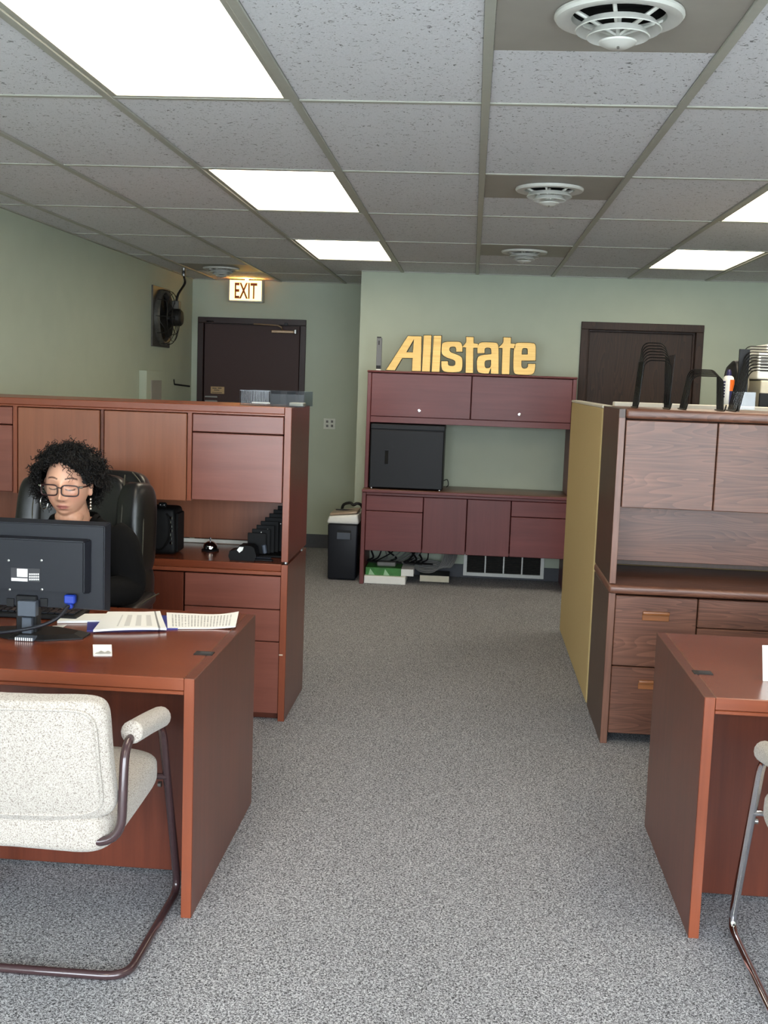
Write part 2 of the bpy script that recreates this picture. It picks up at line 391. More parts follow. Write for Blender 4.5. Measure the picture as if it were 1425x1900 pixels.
for i, (a, b) in enumerate(WIN):
    w = bpy.data.objects.new('window_%d' % (i+1), None); col.objects.link(w); w.location = ((a+b)/2, FRONT-.08, WZ[0]); props(w, 'storefront window number %s from the left wall' % ('one', 'two', 'three')[i], kind='structure')
    bm = bmesh.new()
    for q in ((a, a+.05, WZ[0], WZ[1]), (b-.05, b, WZ[0], WZ[1]), (a+.05, b-.05, WZ[0], WZ[0]+.05), (a+.05, b-.05, WZ[1]-.05, WZ[1])): addbox(bm, q[0], q[1], FRONT-.11, FRONT-.05, q[2], q[3])
    OBJ('window_frame', bm, 'window_frame', w)
    BOX('pane', a+.05, b-.05, FRONT-.085, FRONT-.079, WZ[0]+.05, WZ[1]-.05, 'window_glass', w, bev=0)
BOX('ground_outside', -14, 15, -16, FRONT-.15, -.14, -.04, 'pavement', bev=0, label='unseen pale pavement added outside the storefront to bounce daylight in', **S)  # added ground plane, throws daylight up to the ceiling
BOX('baseboard_back', ALC_R, .88, BACK-.012, BACK, 0, .11, 'baseboard', label='dark rubber baseboard behind the mahogany credenza', **S)
BOX('baseboard_back_right', 1.85, ROOM_R, BACK-.012, BACK, 0, .11, 'baseboard', label='dark rubber baseboard right of the oak door', **S)
BOX('baseboard_alcove', -1.55, ALC_R, ALC-.012, ALC, 0, .13, 'baseboard', label='dark rubber baseboard right of the exit door', **S)
BOX('baseboard_left', ROOM_L, ROOM_L+.012, FRONT, ALC-.012, 0, .11, 'baseboard', label='dark rubber baseboard along the left wall', **S)

# ceiling: slab, one mesh per tile, one per metal tee
bm = bmesh.new(); addbox(bm, ROOM_L-.15, ROOM_R+.15, FRONT-.15, BACK+.14, CEIL+.1, CEIL+.2); addbox(bm, ROOM_L-.15, ALC_R+.12, BACK+.14, ALC+.14, CEIL+.1, CEIL+.2)
ceil = OBJ('ceiling', bm, 'ceiling_tile', label='suspended ceiling of speckled tiles in a metal grid', **S)
XC = [-1.8235+.6096*j for j in range(-1, 10)]; YR = [3.731+1.2192*k for k in range(-4, 7)]
colx = [ROOM_L]+XC[:-1]+[ROOM_R]; rowy = YR[:5+4]+[ALC]
lights = {(1, -3), (1, -1), (1, 1), (1, 3), (5, -3), (5, -1), (5, 1), (5, 3)}
vents = {(3, -1): (2.524, 3.146), (3, 1): (4.962, 5.56), (3, 3): (7.40, 8.03), (-1, 4): (9.19, 9.80)}
def jx(j): return ROOM_L if j < -1 else min(-1.8235+.6096*j, ROOM_R)
tile_cache = {}
def tile(x0, x1, y0, y1):
    if x1-x0 < .03 or y1-y0 < .03: return
    k = (round(x1-x0, 3), round(y1-y0, 3))
    if k not in tile_cache:
        bm = bmesh.new(); addbox(bm, -(x1-x0)/2, (x1-x0)/2, -(y1-y0)/2, (y1-y0)/2, 0, .016, .002)
        me = bpy.data.meshes.new('ceiling_tile'); bm.to_mesh(me); bm.free(); me.materials.append(M['ceiling_tile']); tile_cache[k] = me
    o = bpy.data.objects.new('ceiling_tile', tile_cache[k]); col.objects.link(o); o.parent = ceil
    o.location = Vector(((x0+x1)/2, (y0+y1)/2, CEIL+.003)) - ceil.location
G = .013
for j in range(-2, 9):
    x0, x1 = jx(j), jx(j+1)
    end = ALC if x1 <= ALC_R+.05 else BACK
    for k in range(-4, 6):
        y0, y1 = 3.731+1.2192*k, min(3.731+1.2192*(k+1), end)
        if y0 >= end-.02 or (j, k) in lights: continue
        if (j, k) in vents:
            a, b = vents[j, k]; tile(x0+G, x1-G, b+.004, y1-G)
            if a-y0 > .1: tile(x0+G, x1-G, y0+G, a-.004)
        elif x0 < ALC_R < x1 and y1 > BACK-.01 and k >= 4:
            tile(x0+G, x1-G, y0+G, BACK-.002); 
            tile(x0+G, ALC_R-.004, BACK+.004, min(3.731+1.2192*(k+1), ALC)-.005)
        else: tile(x0+G, x1-G, y0+G, y1-G)
# the tail of the column that the wall corner cuts
tile(jx(1)+G, ALC_R-.004, 3.731+1.2192*5+G, ALC-.005)
for j in range(-1, 9):
    x = jx(j); end = ALC if x < ALC_R else BACK
    BOX('main_tee', x-.0135, x+.0135, FRONT, end, CEIL-.005, CEIL+.004, 'ceiling_metal', ceil, bev=.001)
for k in range(-3, 6):
    y = 3.731+1.2192*k
    BOX('cross_tee', ROOM_L, ALC_R if y > BACK else ROOM_R, y-.0125, y+.0125, CEIL-.001, CEIL+.005, 'ceiling_metal', ceil, bev=.001)
for n, (x0, x1, y0, y1) in enumerate(((ROOM_L, ROOM_L+.02, FRONT, ALC), (ALC_R, ROOM_R, BACK-.02, BACK), (ROOM_L+.02, ALC_R, ALC-.02, ALC))):
    BOX('wall_angle', x0, x1, y0, y1, CEIL-.004, CEIL+.004, 'ceiling_metal', ceil, bev=.001)

# ------------------------------------------------------------------ ceiling lights
LL = {(1, -1): 'large bright ceiling light panel nearest the viewer at upper left', (1, 1): 'ceiling light panel second nearest in the left row',
      (1, 3): 'ceiling light panel farthest back in the left row, by the exit sign', (5, 1): 'ceiling light panel nearer of the two in view at right edge',
      (5, 3): 'ceiling light panel farthest back in the right row, above the oak door', (1, -3): 'ceiling light panel over the viewer, left row',
      (5, -3): 'ceiling light panel over the viewer, right row', (5, -1): 'ceiling light panel in the right row just outside the picture'}
for (j, k) in sorted(lights):
    x0, x1, y0, y1 = jx(j)+.0145, jx(j+1)-.0145, 3.731+1.2192*k+.0135, 3.731+1.2192*(k+1)-.0135
    t_ = thing('ceiling_light', ((x0+x1)/2, (y0+y1)/2, CEIL), LL[j, k], 'ceiling light', 'recessed ceiling light panels')
    bm = bmesh.new()
    for q in ((x0, x0+.018, y0, y1), (x1-.018, x1, y0, y1), (x0+.018, x1-.018, y0, y0+.018), (x0+.018, x1-.018, y1-.018, y1)): addbox(bm, *q, CEIL+.001, CEIL+.05)
    OBJ('frame', bm, 'ceiling_metal', t_)
    BOX('diffuser', x0+.019, x1-.019, y0+.019, y1-.019, CEIL+.012, CEIL+.018, 'lamp_diffuser', t_, bev=0)
    BOX('housing', x0+.001, x1-.001, y0+.001, y1-.001, CEIL+.051, CEIL+.09, 'ceiling_metal', t_)

# ------------------------------------------------------------------ ceiling vents
VL = {(3, -1): 'large round white ceiling vent nearest the viewer', (3, 1): 'round ceiling vent in the middle of the ceiling',
      (3, 3): 'small far round ceiling vent above the brass letters', (-1, 4): 'dark round ceiling vent beside the exit sign'}
def vent(j, k, big=True):
    a, b = vents[j, k]; x0, x1 = jx(j)+.0145, jx(j+1)-.0145; cx, cyy = (x0+x1)/2, (a+b)/2
    t_ = thing('ceiling_vent', (cx, cyy, CEIL), VL[j, k], 'vent', 'round ceiling vents'); z = CEIL
    bm = bmesh.new()      # square panel with a round throat
    n = 32; inner = [bm.verts.new((cx+.118*math.cos(2*PI*i/n), cyy+.118*math.sin(2*PI*i/n), z+.002)) for i in range(n)]
    def sq(i):
        c_, s_ = math.cos(2*PI*i/n), math.sin(2*PI*i/n); m = max(abs(c_), abs(s_)); return (cx+c_/m*(x1-x0)/2, cyy+s_/m*(b-a)/2, z+.002)
    outer = [bm.verts.new(sq(i)) for i in range(n)]
    for i in range(n): bm.faces.new((inner[i], inner[(i+1) % n], outer[(i+1) % n], outer[i]))
    r = bmesh.ops.extrude_face_region(bm, geom=bm.faces[:]); bmesh.ops.translate(bm, verts=[v for v in r['geom'] if isinstance(v, bmesh.types.BMVert)], vec=(0, 0, .006))
    OBJ('panel', bm, 'vent_panel', t_)
    LATHE('throat', [(.117, .008), (.117, .05), (.0, .05), (0, .054), (.121, .054), (.121, .008), (.117, .008)], (cx, cyy, z), 'black_void', t_)
    LATHE('flange', [(.152, 0), (.153, -.006), (.148, -.013), (.13, -.016), (.112, -.008), (.11, .006), (.113, .006), (.116, -.003), (.13, -.009), (.146, -.006), (.147, 0), (.152, 0)], (cx, cyy, z), 'vent_white', t_, 48)
    for r0, r1, zt, zb in ((.088, .102, -.020, -.036), (.062, .075, -.036, -.052)):
        LATHE('ring', [(r0, zt), (r1, zb), (r1-.002, zb-.002), (r0-.003, zt-.001), (r0, zt)], (cx, cyy, z), 'vent_white', t_, 40)
    LATHE('centre_disc', [(.006, .0), (.007, -.05), (.045, -.062), (.044, -.066), (.025, -.076), (0, -.078), (0, .0), (.006, .0)], (cx, cyy, z), 'vent_white', t_, 32)
    for i in range(6):
        an = i*PI/3+.3; d = Vector((math.cos(an), math.sin(an), 0))
        TUBE('spoke', [Vector((cx, cyy, z-.046))+d*.006, Vector((cx, cyy, z-.002))+d*.112], .005, 'vent_white', t_, 6)
    TUBE('damper_tab', [(cx, cyy-.012, z-.074), (cx, cyy-.018, z-.082)], .003, 'steel', t_, 6)
for jk in vents: vent(*jk)

# ------------------------------------------------------------------ doors
def door_frame(root, x0, x1, zt, yf, proud, w, mat):
    bm = bmesh.new(); addbox(bm, x0-w, x0, yf-proud, yf+.1, 0, zt, .003); addbox(bm, x1, x1+w, yf-proud, yf+.1, 0, zt, .003); addbox(bm, x0-w, x1+w, yf-proud, yf+.1, zt, zt+w, .003)
    OBJ('door_frame', bm, mat, root)
    bm = bmesh.new(); addbox(bm, x0, x0+.014, yf+.045, yf+.1, 0, zt, 0); addbox(bm, x1-.014, x1, yf+.045, yf+.1, 0, zt, 0); addbox(bm, x0+.014, x1-.014, yf+.045, yf+.1, zt-.014, zt, 0)
    OBJ('door_stop', bm, mat, root)
d1 = bpy.data.objects.new('door_1', None); col.objects.link(d1); d1.location = ((D1[0]+D1[1])/2, ALC, 0); props(d1, 'dark brown steel exit door with overhead closer', kind='structure')
door_frame(d1, D1[0]+.005, D1[1]-.005, D1[2]-.005, ALC, .02, .055, 'frame_brown')
BOX('door_leaf', D1[0]+.012, D1[1]-.012, ALC+.0, ALC+.044, .008, D1[2]-.012, 'door_brown', d1, bev=.003)
yd = ALC
def yb(name, xa, ya, xb, yb_, Y, th, mat, parent, bev=.003, **kw):
    """a board seen from pixel corner to pixel corner, its front at depth Y"""
    p, q = ony(xa, ya, Y), ony(xb, yb_, Y); return BOX(name, p.x, q.x, Y, Y+th, q.z, p.z, mat, parent, bev, **kw)
def pbox(name, p, q, Y0, Y1, mat, parent, bev=.002, **kw):
    a, b = ony(*p, Y0), ony(*q, Y0); return BOX(name, a.x, b.x, Y0, Y1, a.z, b.z, mat, parent, bev, **kw)
cl = pbox('door_closer', (503, 612), (545, 619), yd-.05, yd, 'bronze_bar', d1, .006)
pbox('closer_cap', (545.5, 611), (550, 620), yd-.05, yd, 'steel', d1, .005)
e0, e1, e2 = ony(524, 612, yd-.03), ony(516, 604, yd-.08), ony(471, 601, yd-.03)
TUBE('closer_arm', [e0, e0+Vector((0, -.05, .02)), e1, e2], .007, 'bronze_bar', d1, 8)
pbox('closer_bracket', (527, 599), (534, 604), yd-.025, yd, 'steel_dark', d1, .003)
pbox('door_contact', (382, 594), (397, 598), yd-.02, yd, 'plastic_white', d1, .004)
pl = pbox('door_plate', (391, 717), (416, 731), yd-.004, yd, 'brass_tag', d1, .001)
for yy, xa, xb in ((719.5, 394, 402), (719.5, 404, 411), (723, 397, 407), (727.5, 393, 412)):
    pbox('plate_lettering', (xa, yy), (xb, yy+1.6), yd-.005, yd-.0042, 'print_dark', pl, 0)
lk = pbox('lock_plate', (380, 734), (403, 738), yd-.01, yd, 'steel', d1, .002)
pbox('lock_plate', (380, 742), (403, 760), yd-.012, yd, 'steel', d1, .002)
LATHE('door_knob', [(0, -.07), (.02, -.068), (.027, -.055), (.022, -.04), (.011, -.034), (.011, 0), (0, 0)], (D1[0]+.08, yd-.012, 1.02), 'steel', d1, 20, 'y')
d2 = bpy.data.objects.new('door_2', None); col.objects.link(d2); d2.location = ((D2[0]+D2[1])/2, BACK, 0); props(d2, 'dark stained oak door behind the oak hutch', kind='structure')
door_frame(d2, D2[0]+.005, D2[1]-.005, D2[2]-.005, BACK, .018, .06, 'dark_oak')
BOX('door_leaf', D2[0]+.02, D2[1]-.02, BACK+.05, BACK+.09, .01, D2[2]-.02, 'dark_oak', d2, bev=.003)
LATHE('door_knob', [(0, -.07), (.02, -.068), (.027, -.055), (.022, -.04), (.011, -.034), (.011, 0), (0, 0)], (D2[0]+.09, BACK+.05, 1.0), 'steel', d2, 20, 'y')

# ------------------------------------------------------------------ exit sign
p, q = ony(424, 519, 10.42), ony(487, 561, 10.42)
ex = thing('exit_sign', ((p.x+q.x)/2, 10.45, q.z), 'glowing yellow EXIT sign under the ceiling by the brown door', 'exit sign')
zt, zb = CEIL-.012, q.z
bm = bmesh.new()
for r in ((p.x, p.x+.012, zb, zt), (q.x-.012, q.x, zb, zt), (p.x+.012, q.x-.012, zb, zb+.012)): addbox(bm, r[0], r[1], 10.42, 10.52, r[2], r[3], .001)
addbox(bm, p.x+.012, q.x-.012, 10.51, 10.52, zb+.012, zt)
OBJ('housing', bm, 'steel', ex)
BOX('face', p.x+.012, q.x-.012, 10.424, 10.428, zb+.012, zt-.006, 'exit_face', ex, bev=0)
text_mesh('lettering', 'EXIT', .2, ((p.x+q.x)/2, 10.4225, zb+.032), (PI/2, 0, 0), 'exit_letter', ex, .001, .52, label='dark amber letters EXIT')
LATHE('bulb', [(0, .0), (.018, .012), (.022, .03), (.014, .05), (.01, .06), (0, .06)], ((p.x+q.x)/2, 10.47, zt-.05), 'exit_bulb', ex, 16)
TUBE('stem', [((p.x+q.x)/2, 10.50, zt-.006), ((p.x+q.x)/2, 10.50, CEIL+.001)], .01, 'steel', ex)

# ------------------------------------------------------------------ things on the left wall
fa = thing('wall_fan', (ROOM_L, 9.55, 1.84), 'old grey exhaust fan with wire guard high on the left wall', 'fan')
fy, fz = 9.55, 2.08
BOX('mounting_plate', ROOM_L, ROOM_L+.015, 9.28, 9.82, 1.83, 2.33, 'fan_gray', fa, .003)
LATHE('orifice_ring', [(.235, .016), (.235, .045), (.222, .06), (.205, .05), (.195, .018), (.235, .016)], (ROOM_L, fy, fz), 'fan_gray', fa, 40, 'x')
LATHE('dark_opening', [(0, .017), (.19, .017), (.19, .019), (0, .019)], (ROOM_L, fy, fz), 'black_void', fa, 32, 'x')
for i in range(4):
    bm = superell(.012, .1, .15, .5, .6, 8, 14); moved(bm, (0, 0, .1), (0, 0, .5)); moved(bm, (ROOM_L+.06, fy, fz), (i*PI/2+.4, 0, 0)); OBJ('blade', bm, 'fan_dark', fa, smooth=60)
for i in range(10):
    an = 2*PI*i/10; c_, s_ = math.cos(an), math.sin(an)
    pts = spline([(ROOM_L+.03, fy+.235*c_, fz+.235*s_), (ROOM_L+.09, fy+.225*c_, fz+.225*s_), (ROOM_L+.13, fy+.16*c_, fz+.16*s_), (ROOM_L+.145, fy+.06*c_, fz+.06*s_)], 5)
    TUBE('guard_wire', pts, .0035, 'fan_dark', fa, 6)
for r, x in ((.2, .115), (.13, .138)):
    TUBE('guard_ring', [(ROOM_L+x, fy+r*math.cos(2*PI*i/32), fz+r*math.sin(2*PI*i/32)) for i in range(32)], .003, 'fan_dark', fa, 6, True)
LATHE('motor', [(0, .03), (.02, .03), (.03, .1), (.066, .104), (.072, .112), (.072, .14), (.066, .145), (.07, .148), (.07, .178), (.056, .192), (0, .196)], (ROOM_L, fy, fz), 'fan_dark', fa, 24, 'x')
BOX('junction_box', ROOM_L+.11, ROOM_L+.17, fy-.04, fy+.04, fz+.07, fz+.14, 'fan_gray', fa, .005)
e = onz(341, 499, CEIL-.01)
TUBE('conduit', spline([(ROOM_L+.14, fy, fz+.135), (ROOM_L+.15, fy+.02, fz+.2), (ROOM_L+.18, fy+.12, fz+.3), (e.x, e.y, CEIL-.06), (e.x, e.y, CEIL-.004)], 8), .011, 'steel_dark', fa, 8)
TUBE('conduit_fitting', [(e.x, e.y, CEIL-.07), (e.x, e.y, CEIL-.003)], .017, 'steel', fa, 10)
xr = ony(272, 700, 8.955).x
pb = thing('electrical_panel', (ROOM_L, 9.2, 1.0), 'pale green wall box on the left wall below the fan', 'wall box')
BOX('box', ROOM_L, xr, 8.955, 9.42, 1.0, 1.627, 'wall_paint', pb, .003)
BOX('panel_door', xr, xr+.006, 9.08, 9.38, 1.05, 1.55, 'vent_panel', pb, .002)
a, b, c = onx(322, 704, ROOM_L), onx(323, 713, ROOM_L), onx(338, 716, ROOM_L)
TUBE('wall_hook', smooth_path([a, b, (c.x+.1, c.y-.12, c.z)], .01, 3), .008, 'steel_dark', label='small dark metal hook on the wall left of the exit door', cat='hook')
o_ = thing('alcove_outlet', (-1.33, ALC, 1.13), 'double outlet plate on the green wall right of the exit door', 'outlet')  # a plate of outlet sockets
pbox('plate', (600.5, 776), (622, 797), ALC-.006, ALC, 'outlet_plate', o_, .002)
for x in (605, 614):
    for y in (780, 788): pbox('socket', (x, y), (x+4, y+4.5), ALC-.008, ALC-.006, 'fan_gray', o_, 0)
o_ = thing('wall_outlet', (-.1, BACK, .09), 'small socket plate low on the wall under the mahogany credenza', 'outlet')
pbox('plate', (828, 1032), (843, 1050), BACK-.006, BACK, 'plastic_cream', o_, .002)
pbox('socket', (833, 1036), (839, 1045), BACK-.008, BACK-.006, 'fan_gray', o_, 0)
g = thing('return_grille', (.33, BACK, .02), 'white metal return air grille low on the wall under the credenza', 'air grille')
gx0, gx1, gz0, gz1 = -.005, .665, .018, .26
bm = bmesh.new()
for r in ((gx0, gx0+.03, gz0, gz1), (gx1-.03, gx1, gz0, gz1), (gx0+.03, gx1-.03, gz0, gz0+.03), (gx0+.03, gx1-.03, gz1-.03, gz1)): addbox(bm, r[0], r[1], BACK-.03, BACK-.012, r[2], r[3], .002)
OBJ('frame', bm, 'plastic_white', g)
BOX('dark_duct', gx0+.03, gx1-.03, BACK-.014, BACK-.0125, gz0+.03, gz1-.03, 'black_void', g, 0)
for i in range(1, 4):
    x = gx0+.03+(gx1-gx0-.06)*i/4; BOX('bar', x-.006, x+.006, BACK-.028, BACK-.015, gz0+.03, gz1-.03, 'plastic_white', g, .001)
for i in range(12):
    z = gz0+.04+i*.0148; bm = bmesh.new(); addbox(bm, gx0+.03, gx1-.03, -.006, .006, -.001, .001); moved(bm, (0, BACK-.02, z), (.6, 0, 0)); OBJ('louvre', bm, 'fan_gray', g)

# ------------------------------------------------------------------ left credenza and hutch (cherry)
CX0, CX1, CY0, CY1 = -2.595, -.815, 5.155, 5.73
cr_ = thing('credenza', ((CX0+CX1)/2, (CY0+CY1)/2, 0), 'cherry wood credenza with stacked drawers behind the seated woman', 'credenza')
BOX('end_panel', CX1-.03, CX1, CY0-.004, CY1, 0, .748, 'cherry_z', cr_); BOX('end_panel', CX0, CX0+.03, CY0-.004, CY1, 0, .748, 'cherry_z', cr_)
BOX('edge_band', CX1-.031, CX1-.001, CY0-.007, CY0-.0045, 0, .748, 'cherry_edge', cr_, .001)
BOX('top', CX0+.0305, CX1-.0305, CY0, CY1, .715, .75, 'cherry_top', cr_, .004, 2)
BOX('front_rail', CX0+.0305, CX1-.0305, CY0-.004, CY0+.01, .697, .7145, 'cherry_edge_x', cr_, .002)
BOX('back_panel', CX0+.0305, CX1-.0305, CY1-.02, CY1-.002, .03, .7145, 'cherry_z', cr_)
BOX('toe_kick', CX0+.0305, CX1-.0305, CY0+.04, CY0+.055, 0, .03, 'cherry_x', cr_)
for (xa, xb) in ((-1.303, -.848), (-2.562, -2.107)):
    for za, zb in ((.535, .69), (.381, .531), (.034, .377)): BOX('drawer', xa, xb, CY0+.002, CY0+.03, za, zb, 'cherry_drawer', cr_, .003)
for (xa, xb) in ((-1.703, -1.31), (-2.1, -1.707)): BOX('door', xa, xb, CY0+.002, CY0+.03, .034, .69, 'cherry_z', cr_, .003)
BOX('chip', CX1-.032, CX1-.014, CY0-.0076, CY0-.0071, .318, .324, 'chip_pale', cr_, 0)
HZ0, HZ1 = .762, 1.478
hu = thing('hutch', ((CX0+CX1)/2, (CY0+CY1)/2, .75), 'cherry wood hutch with tall doors above the credenza behind the woman', 'hutch')
for x in (CX0, CX1-.033): BOX('end_panel', x, x+.033, CY0-.002, CY1, HZ0, HZ1, 'cherry_z', hu)
BOX('edge_band', CX1-.032, CX1-.001, CY0-.006, CY0-.0025, HZ0, HZ1, 'cherry_edge', hu, .001)
for x in (CX0, CX1-.033):
    for y in (CY0+.03, CY1-.05): LATHE('foot', [(0, 0), (.012, 0), (.012, .0125), (0, .0125)], (x+.016, y, .75), 'steel', hu, 12)
BOX('top', CX0+.0335, CX1-.0335, CY0, CY1, 1.446, HZ1, 'cherry_edge_x', hu, .003)
BOX('top_rail', CX0+.0335, CX1-.0335, CY0-.003, CY0+.012, 1.4375, 1.4455, 'cherry_edge_x', hu, .001)
BOX('bottom', CX0+.0335, CX1-.0335, CY0+.03, CY1-.021, 1.035, 1.055, 'cherry_x', hu)
BOX('back_panel', CX0+.0335, CX1-.0335, CY1-.02, CY1-.003, .775, 1.4455, 'cherry_door', hu)
BOX('gap_light_strip', CX0+.0335, CX1-.0335, CY1-.03, CY1-.021, .752, .772, 'gap_light', hu)  # pale strip standing in for light that shows through the gap
for x in (-1.29, -2.12): BOX('divider', x-.01, x+.01, CY0+.001, CY1-.021, 1.03, 1.445, 'cherry_edge', hu, .001)
BOX('divider', -1.712, -1.698, CY0+.006, CY1-.021, 1.056, 1.44, 'cherry_x', hu, .001)
for xa, xb in ((-1.694, -1.304), (-2.106, -1.716)): BOX('door', xa, xb, CY0-.001, CY0+.018, 1.028, 1.434, 'cherry_door', hu, .003)
for xa, xb in ((-1.277, -.852), (-2.56, -2.134)):
    BOX('drawer', xa, xb, CY0+.001, CY0+.02, 1.353, 1.434, 'cherry_drawer', hu, .003); BOX('flap_door', xa, xb, CY0+.001, CY0+.02, 1.036, 1.348, 'cherry_drawer', hu, .003)

# ------------------------------------------------------------------ right credenza, hutch (oak) and tan partition
RX0, RX1, RY0, RY1 = .657, 2.337, 5.106, 5.70
rc = thing('credenza', ((RX0+RX1)/2, 5.4, 0), 'brown oak credenza with carved wooden drawer pulls behind the right desk', 'credenza')
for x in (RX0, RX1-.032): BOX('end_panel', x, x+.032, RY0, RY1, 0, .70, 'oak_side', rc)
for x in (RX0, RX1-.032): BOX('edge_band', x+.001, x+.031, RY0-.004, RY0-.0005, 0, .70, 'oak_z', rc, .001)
bm = bmesh.new(); addbox(bm, RX0-.004, RX1+.004, RY0-.03, RY1, .7005, .741, .015, 4); OBJ('top', bm, 'oak_x', rc, smooth=40)
BOX('back_panel', RX0+.033, RX1-.033, RY1-.02, RY1-.003, .05, .70, 'oak_z', rc)
def pull(x0, x1, z, y, parent):
    bm = bmesh.new(); addbox(bm, x0, x1, y-.018, y, z+.006, z+.022, .005, 2); OBJ('pull', bm, 'handle_wood', parent, smooth=40)
    bm = bmesh.new(); addbox(bm, x0, x1, y-.004, y, z-.022, z+.005, .002); OBJ('pull_recess', bm, 'handle_wood', parent)
for xa, xb in ((.691, 1.055), (1.941, 2.303)):
    for za, zb, zp in ((.367, .69, .603), (.05, .362, .285)):
        d_ = BOX('drawer', xa, xb, RY0-.001, RY0+.025, za, zb, 'oak_x', rc, .003); pull((xa+xb)/2-.06, (xa+xb)/2+.06, zp, RY0-.0015, d_)
for xa, xb in ((1.06, 1.498), (1.502, 1.936)):
    d_ = BOX('drawer', xa, xb, RY0-.001, RY0+.025, .56, .69, 'oak_x', rc, .003); BOX('door', xa, xb, RY0-.001, RY0+.025, .05, .556, 'oak_x', rc, .003)
rh = thing('hutch', ((RX0+RX1)/2, 5.4, .741), 'brown oak hutch with horizontal grain doors, wire racks on top', 'hutch')
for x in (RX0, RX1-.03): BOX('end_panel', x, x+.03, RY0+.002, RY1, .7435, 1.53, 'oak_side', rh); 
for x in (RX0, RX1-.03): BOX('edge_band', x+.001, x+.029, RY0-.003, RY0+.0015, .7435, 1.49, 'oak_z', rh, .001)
bm = bmesh.new(); addbox(bm, RX0+.0305, RX1-.0305, RY0-.012, RY1, 1.486, 1.532, .013, 3); OBJ('top', bm, 'oak_x', rh, smooth=40)
BOX('bottom', RX0+.0305, RX1-.0305, RY0+.03, RY1-.26, 1.09, 1.11, 'oak_x', rh)
BOX('gap_backing', RX0+.0305, RX1-.0305, RY1-.014, RY1-.002, .7435, .98, 'oak_side', rh)  # dark board added to hide the lit partition behind the gap
BOX('back_panel', RX0+.0305, RX1-.0305, RY1-.25, RY1-.235, .80, 1.4855, 'oak_x', rh)
n = 4; wd_ = (RX1-RX0-.064)/n
for i in range(n): BOX('door', RX0+.032+i*wd_+.002, RX0+.032+(i+1)*wd_-.002, RY0, RY0+.02, 1.09, 1.481, 'oak_x', rh, .003)
pt = thing('partition', (RX0+.03, 6.6, 0), 'tan fabric partition panel with pale cap behind the oak hutch', 'partition')
BOX('panel', RX0-.005, RX0+.05, 5.722, 7.45, 0.01, 1.518, 'tan_fabric', pt, .006, 2); BOX('panel', RX0+.051, RX1, 5.722, 5.772, 0.01, 1.518, 'tan_fabric', pt, .006, 2)
BOX('cap', RX0-.007, RX0+.052, 5.72, 7.452, 1.518, 1.532, 'panel_cap', pt, .003); BOX('cap', RX0+.052, RX1, 5.712, 5.782, 1.518, 1.552, 'panel_cap', pt, .003)
sb = thing('storage_cabinet', (1.75, 6.1, 0), 'dark storage cabinet mostly hidden behind the tan partition', 'cabinet')
BOX('body', 1.15, 2.33, 5.82, 6.5, .05, 1.50, 'dark_oak', sb); BOX('top', 1.14, 2.34, 5.81, 6.51, 1.5005, 1.53, 'dark_oak', sb); BOX('plinth', 1.17, 2.31, 5.84, 6.48, 0, .0495, 'dark_oak', sb)
for i in range(2): BOX('door', 1.16+i*.585, 1.735+i*.585, 6.5005, 6.518, .06, 1.49, 'dark_oak', sb)

# ------------------------------------------------------------------ back credenza and hutch (mahogany)
BX0, BX1, BY = -.826, .82, 8.853
bc = thing('credenza', (0, 9.12, 0), 'dark mahogany credenza against the back wall below the brass letters', 'credenza')
for x in (BX0, BX1-.032): BOX('end_panel', x, x+.032, BY, BACK-.02, 0, .735, 'mahogany_z', bc, .003)
bm = bmesh.new(); addbox(bm, BX0-.002, BX1+.002, BY-.012, BACK-.02, .7355, .762, .009, 3); OBJ('top', bm, 'mahogany_top', bc, smooth=40)
BOX('top_edge', BX0, BX1, BY-.018, BY-.0125, .738, .759, 'mahogany_x', bc, .002)
BOX('front_rail', BX0+.033, BX1-.033, BY+.004, BY+.02, .715, .735, 'mahogany_x', bc)
for x0, x1, split in ((-.79, -.342, .588), (.352, .785, .588)):
    BOX('drawer', x0, x1, BY+.001, BY+.02, .592, .712, 'mahogany_x', bc, .003); BOX('door', x0, x1, BY+.001, BY+.02, .272, .587, 'mahogany_x', bc, .003)
for x0, x1 in ((-.336, .002), (.008, .346)): BOX('door', x0, x1, BY+.001, BY+.02, .270, .712, 'mahogany_z', bc, .003)
BOX('cabinet_bottom', BX0+.033, BX1-.033, BY+.021, BACK-.1, .275, .295, 'mahogany_x', bc); BOX('back_panel', BX0+.033, BX1-.033, BACK-.1, BACK-.085, .296, .7345, 'mahogany_x', bc)
bh = thing('hutch', (0, 9.15, .762), 'dark mahogany hutch with two round-locked flip doors, brass letters on top', 'hutch'); HY = 8.93
for x in (BX0+.008, BX1-.038): BOX('end_panel', x, x+.03, HY-.004, BACK-.02, .763, 1.675, 'mahogany_z', bh, .003)
bm = bmesh.new(); addbox(bm, BX0+.004, BX1-.004, HY-.012, BACK-.02, 1.6755, 1.692, .005, 2); OBJ('top', bm, 'mahogany_x', bh, smooth=40)
for x0, x1 in ((-.786, -.003), (.003, .78)):
    d_ = BOX('door', x0, x1, HY, HY+.02, 1.335, 1.672, 'mahogany_x', bh, .003)
    LATHE('lock', [(0, -.012), (.011, -.011), (.012, 0), (0, 0)], ((x0+x1)/2-.01, HY-.0005, 1.388), 'chrome', d_, 16, 'y')
BOX('shelf', BX0+.039, BX1-.039, HY+.021, BACK-.02, 1.31, 1.334, 'mahogany_x', bh); BOX('valance', BX0+.039, BX1-.039, HY+.006, HY+.02, 1.285, 1.333, 'mahogany_x', bh, .002)
BOX('back_panel', BX0+.039, BX1-.039, BACK-.035, BACK-.0205, 1.335, 1.675, 'mahogany_x', bh)

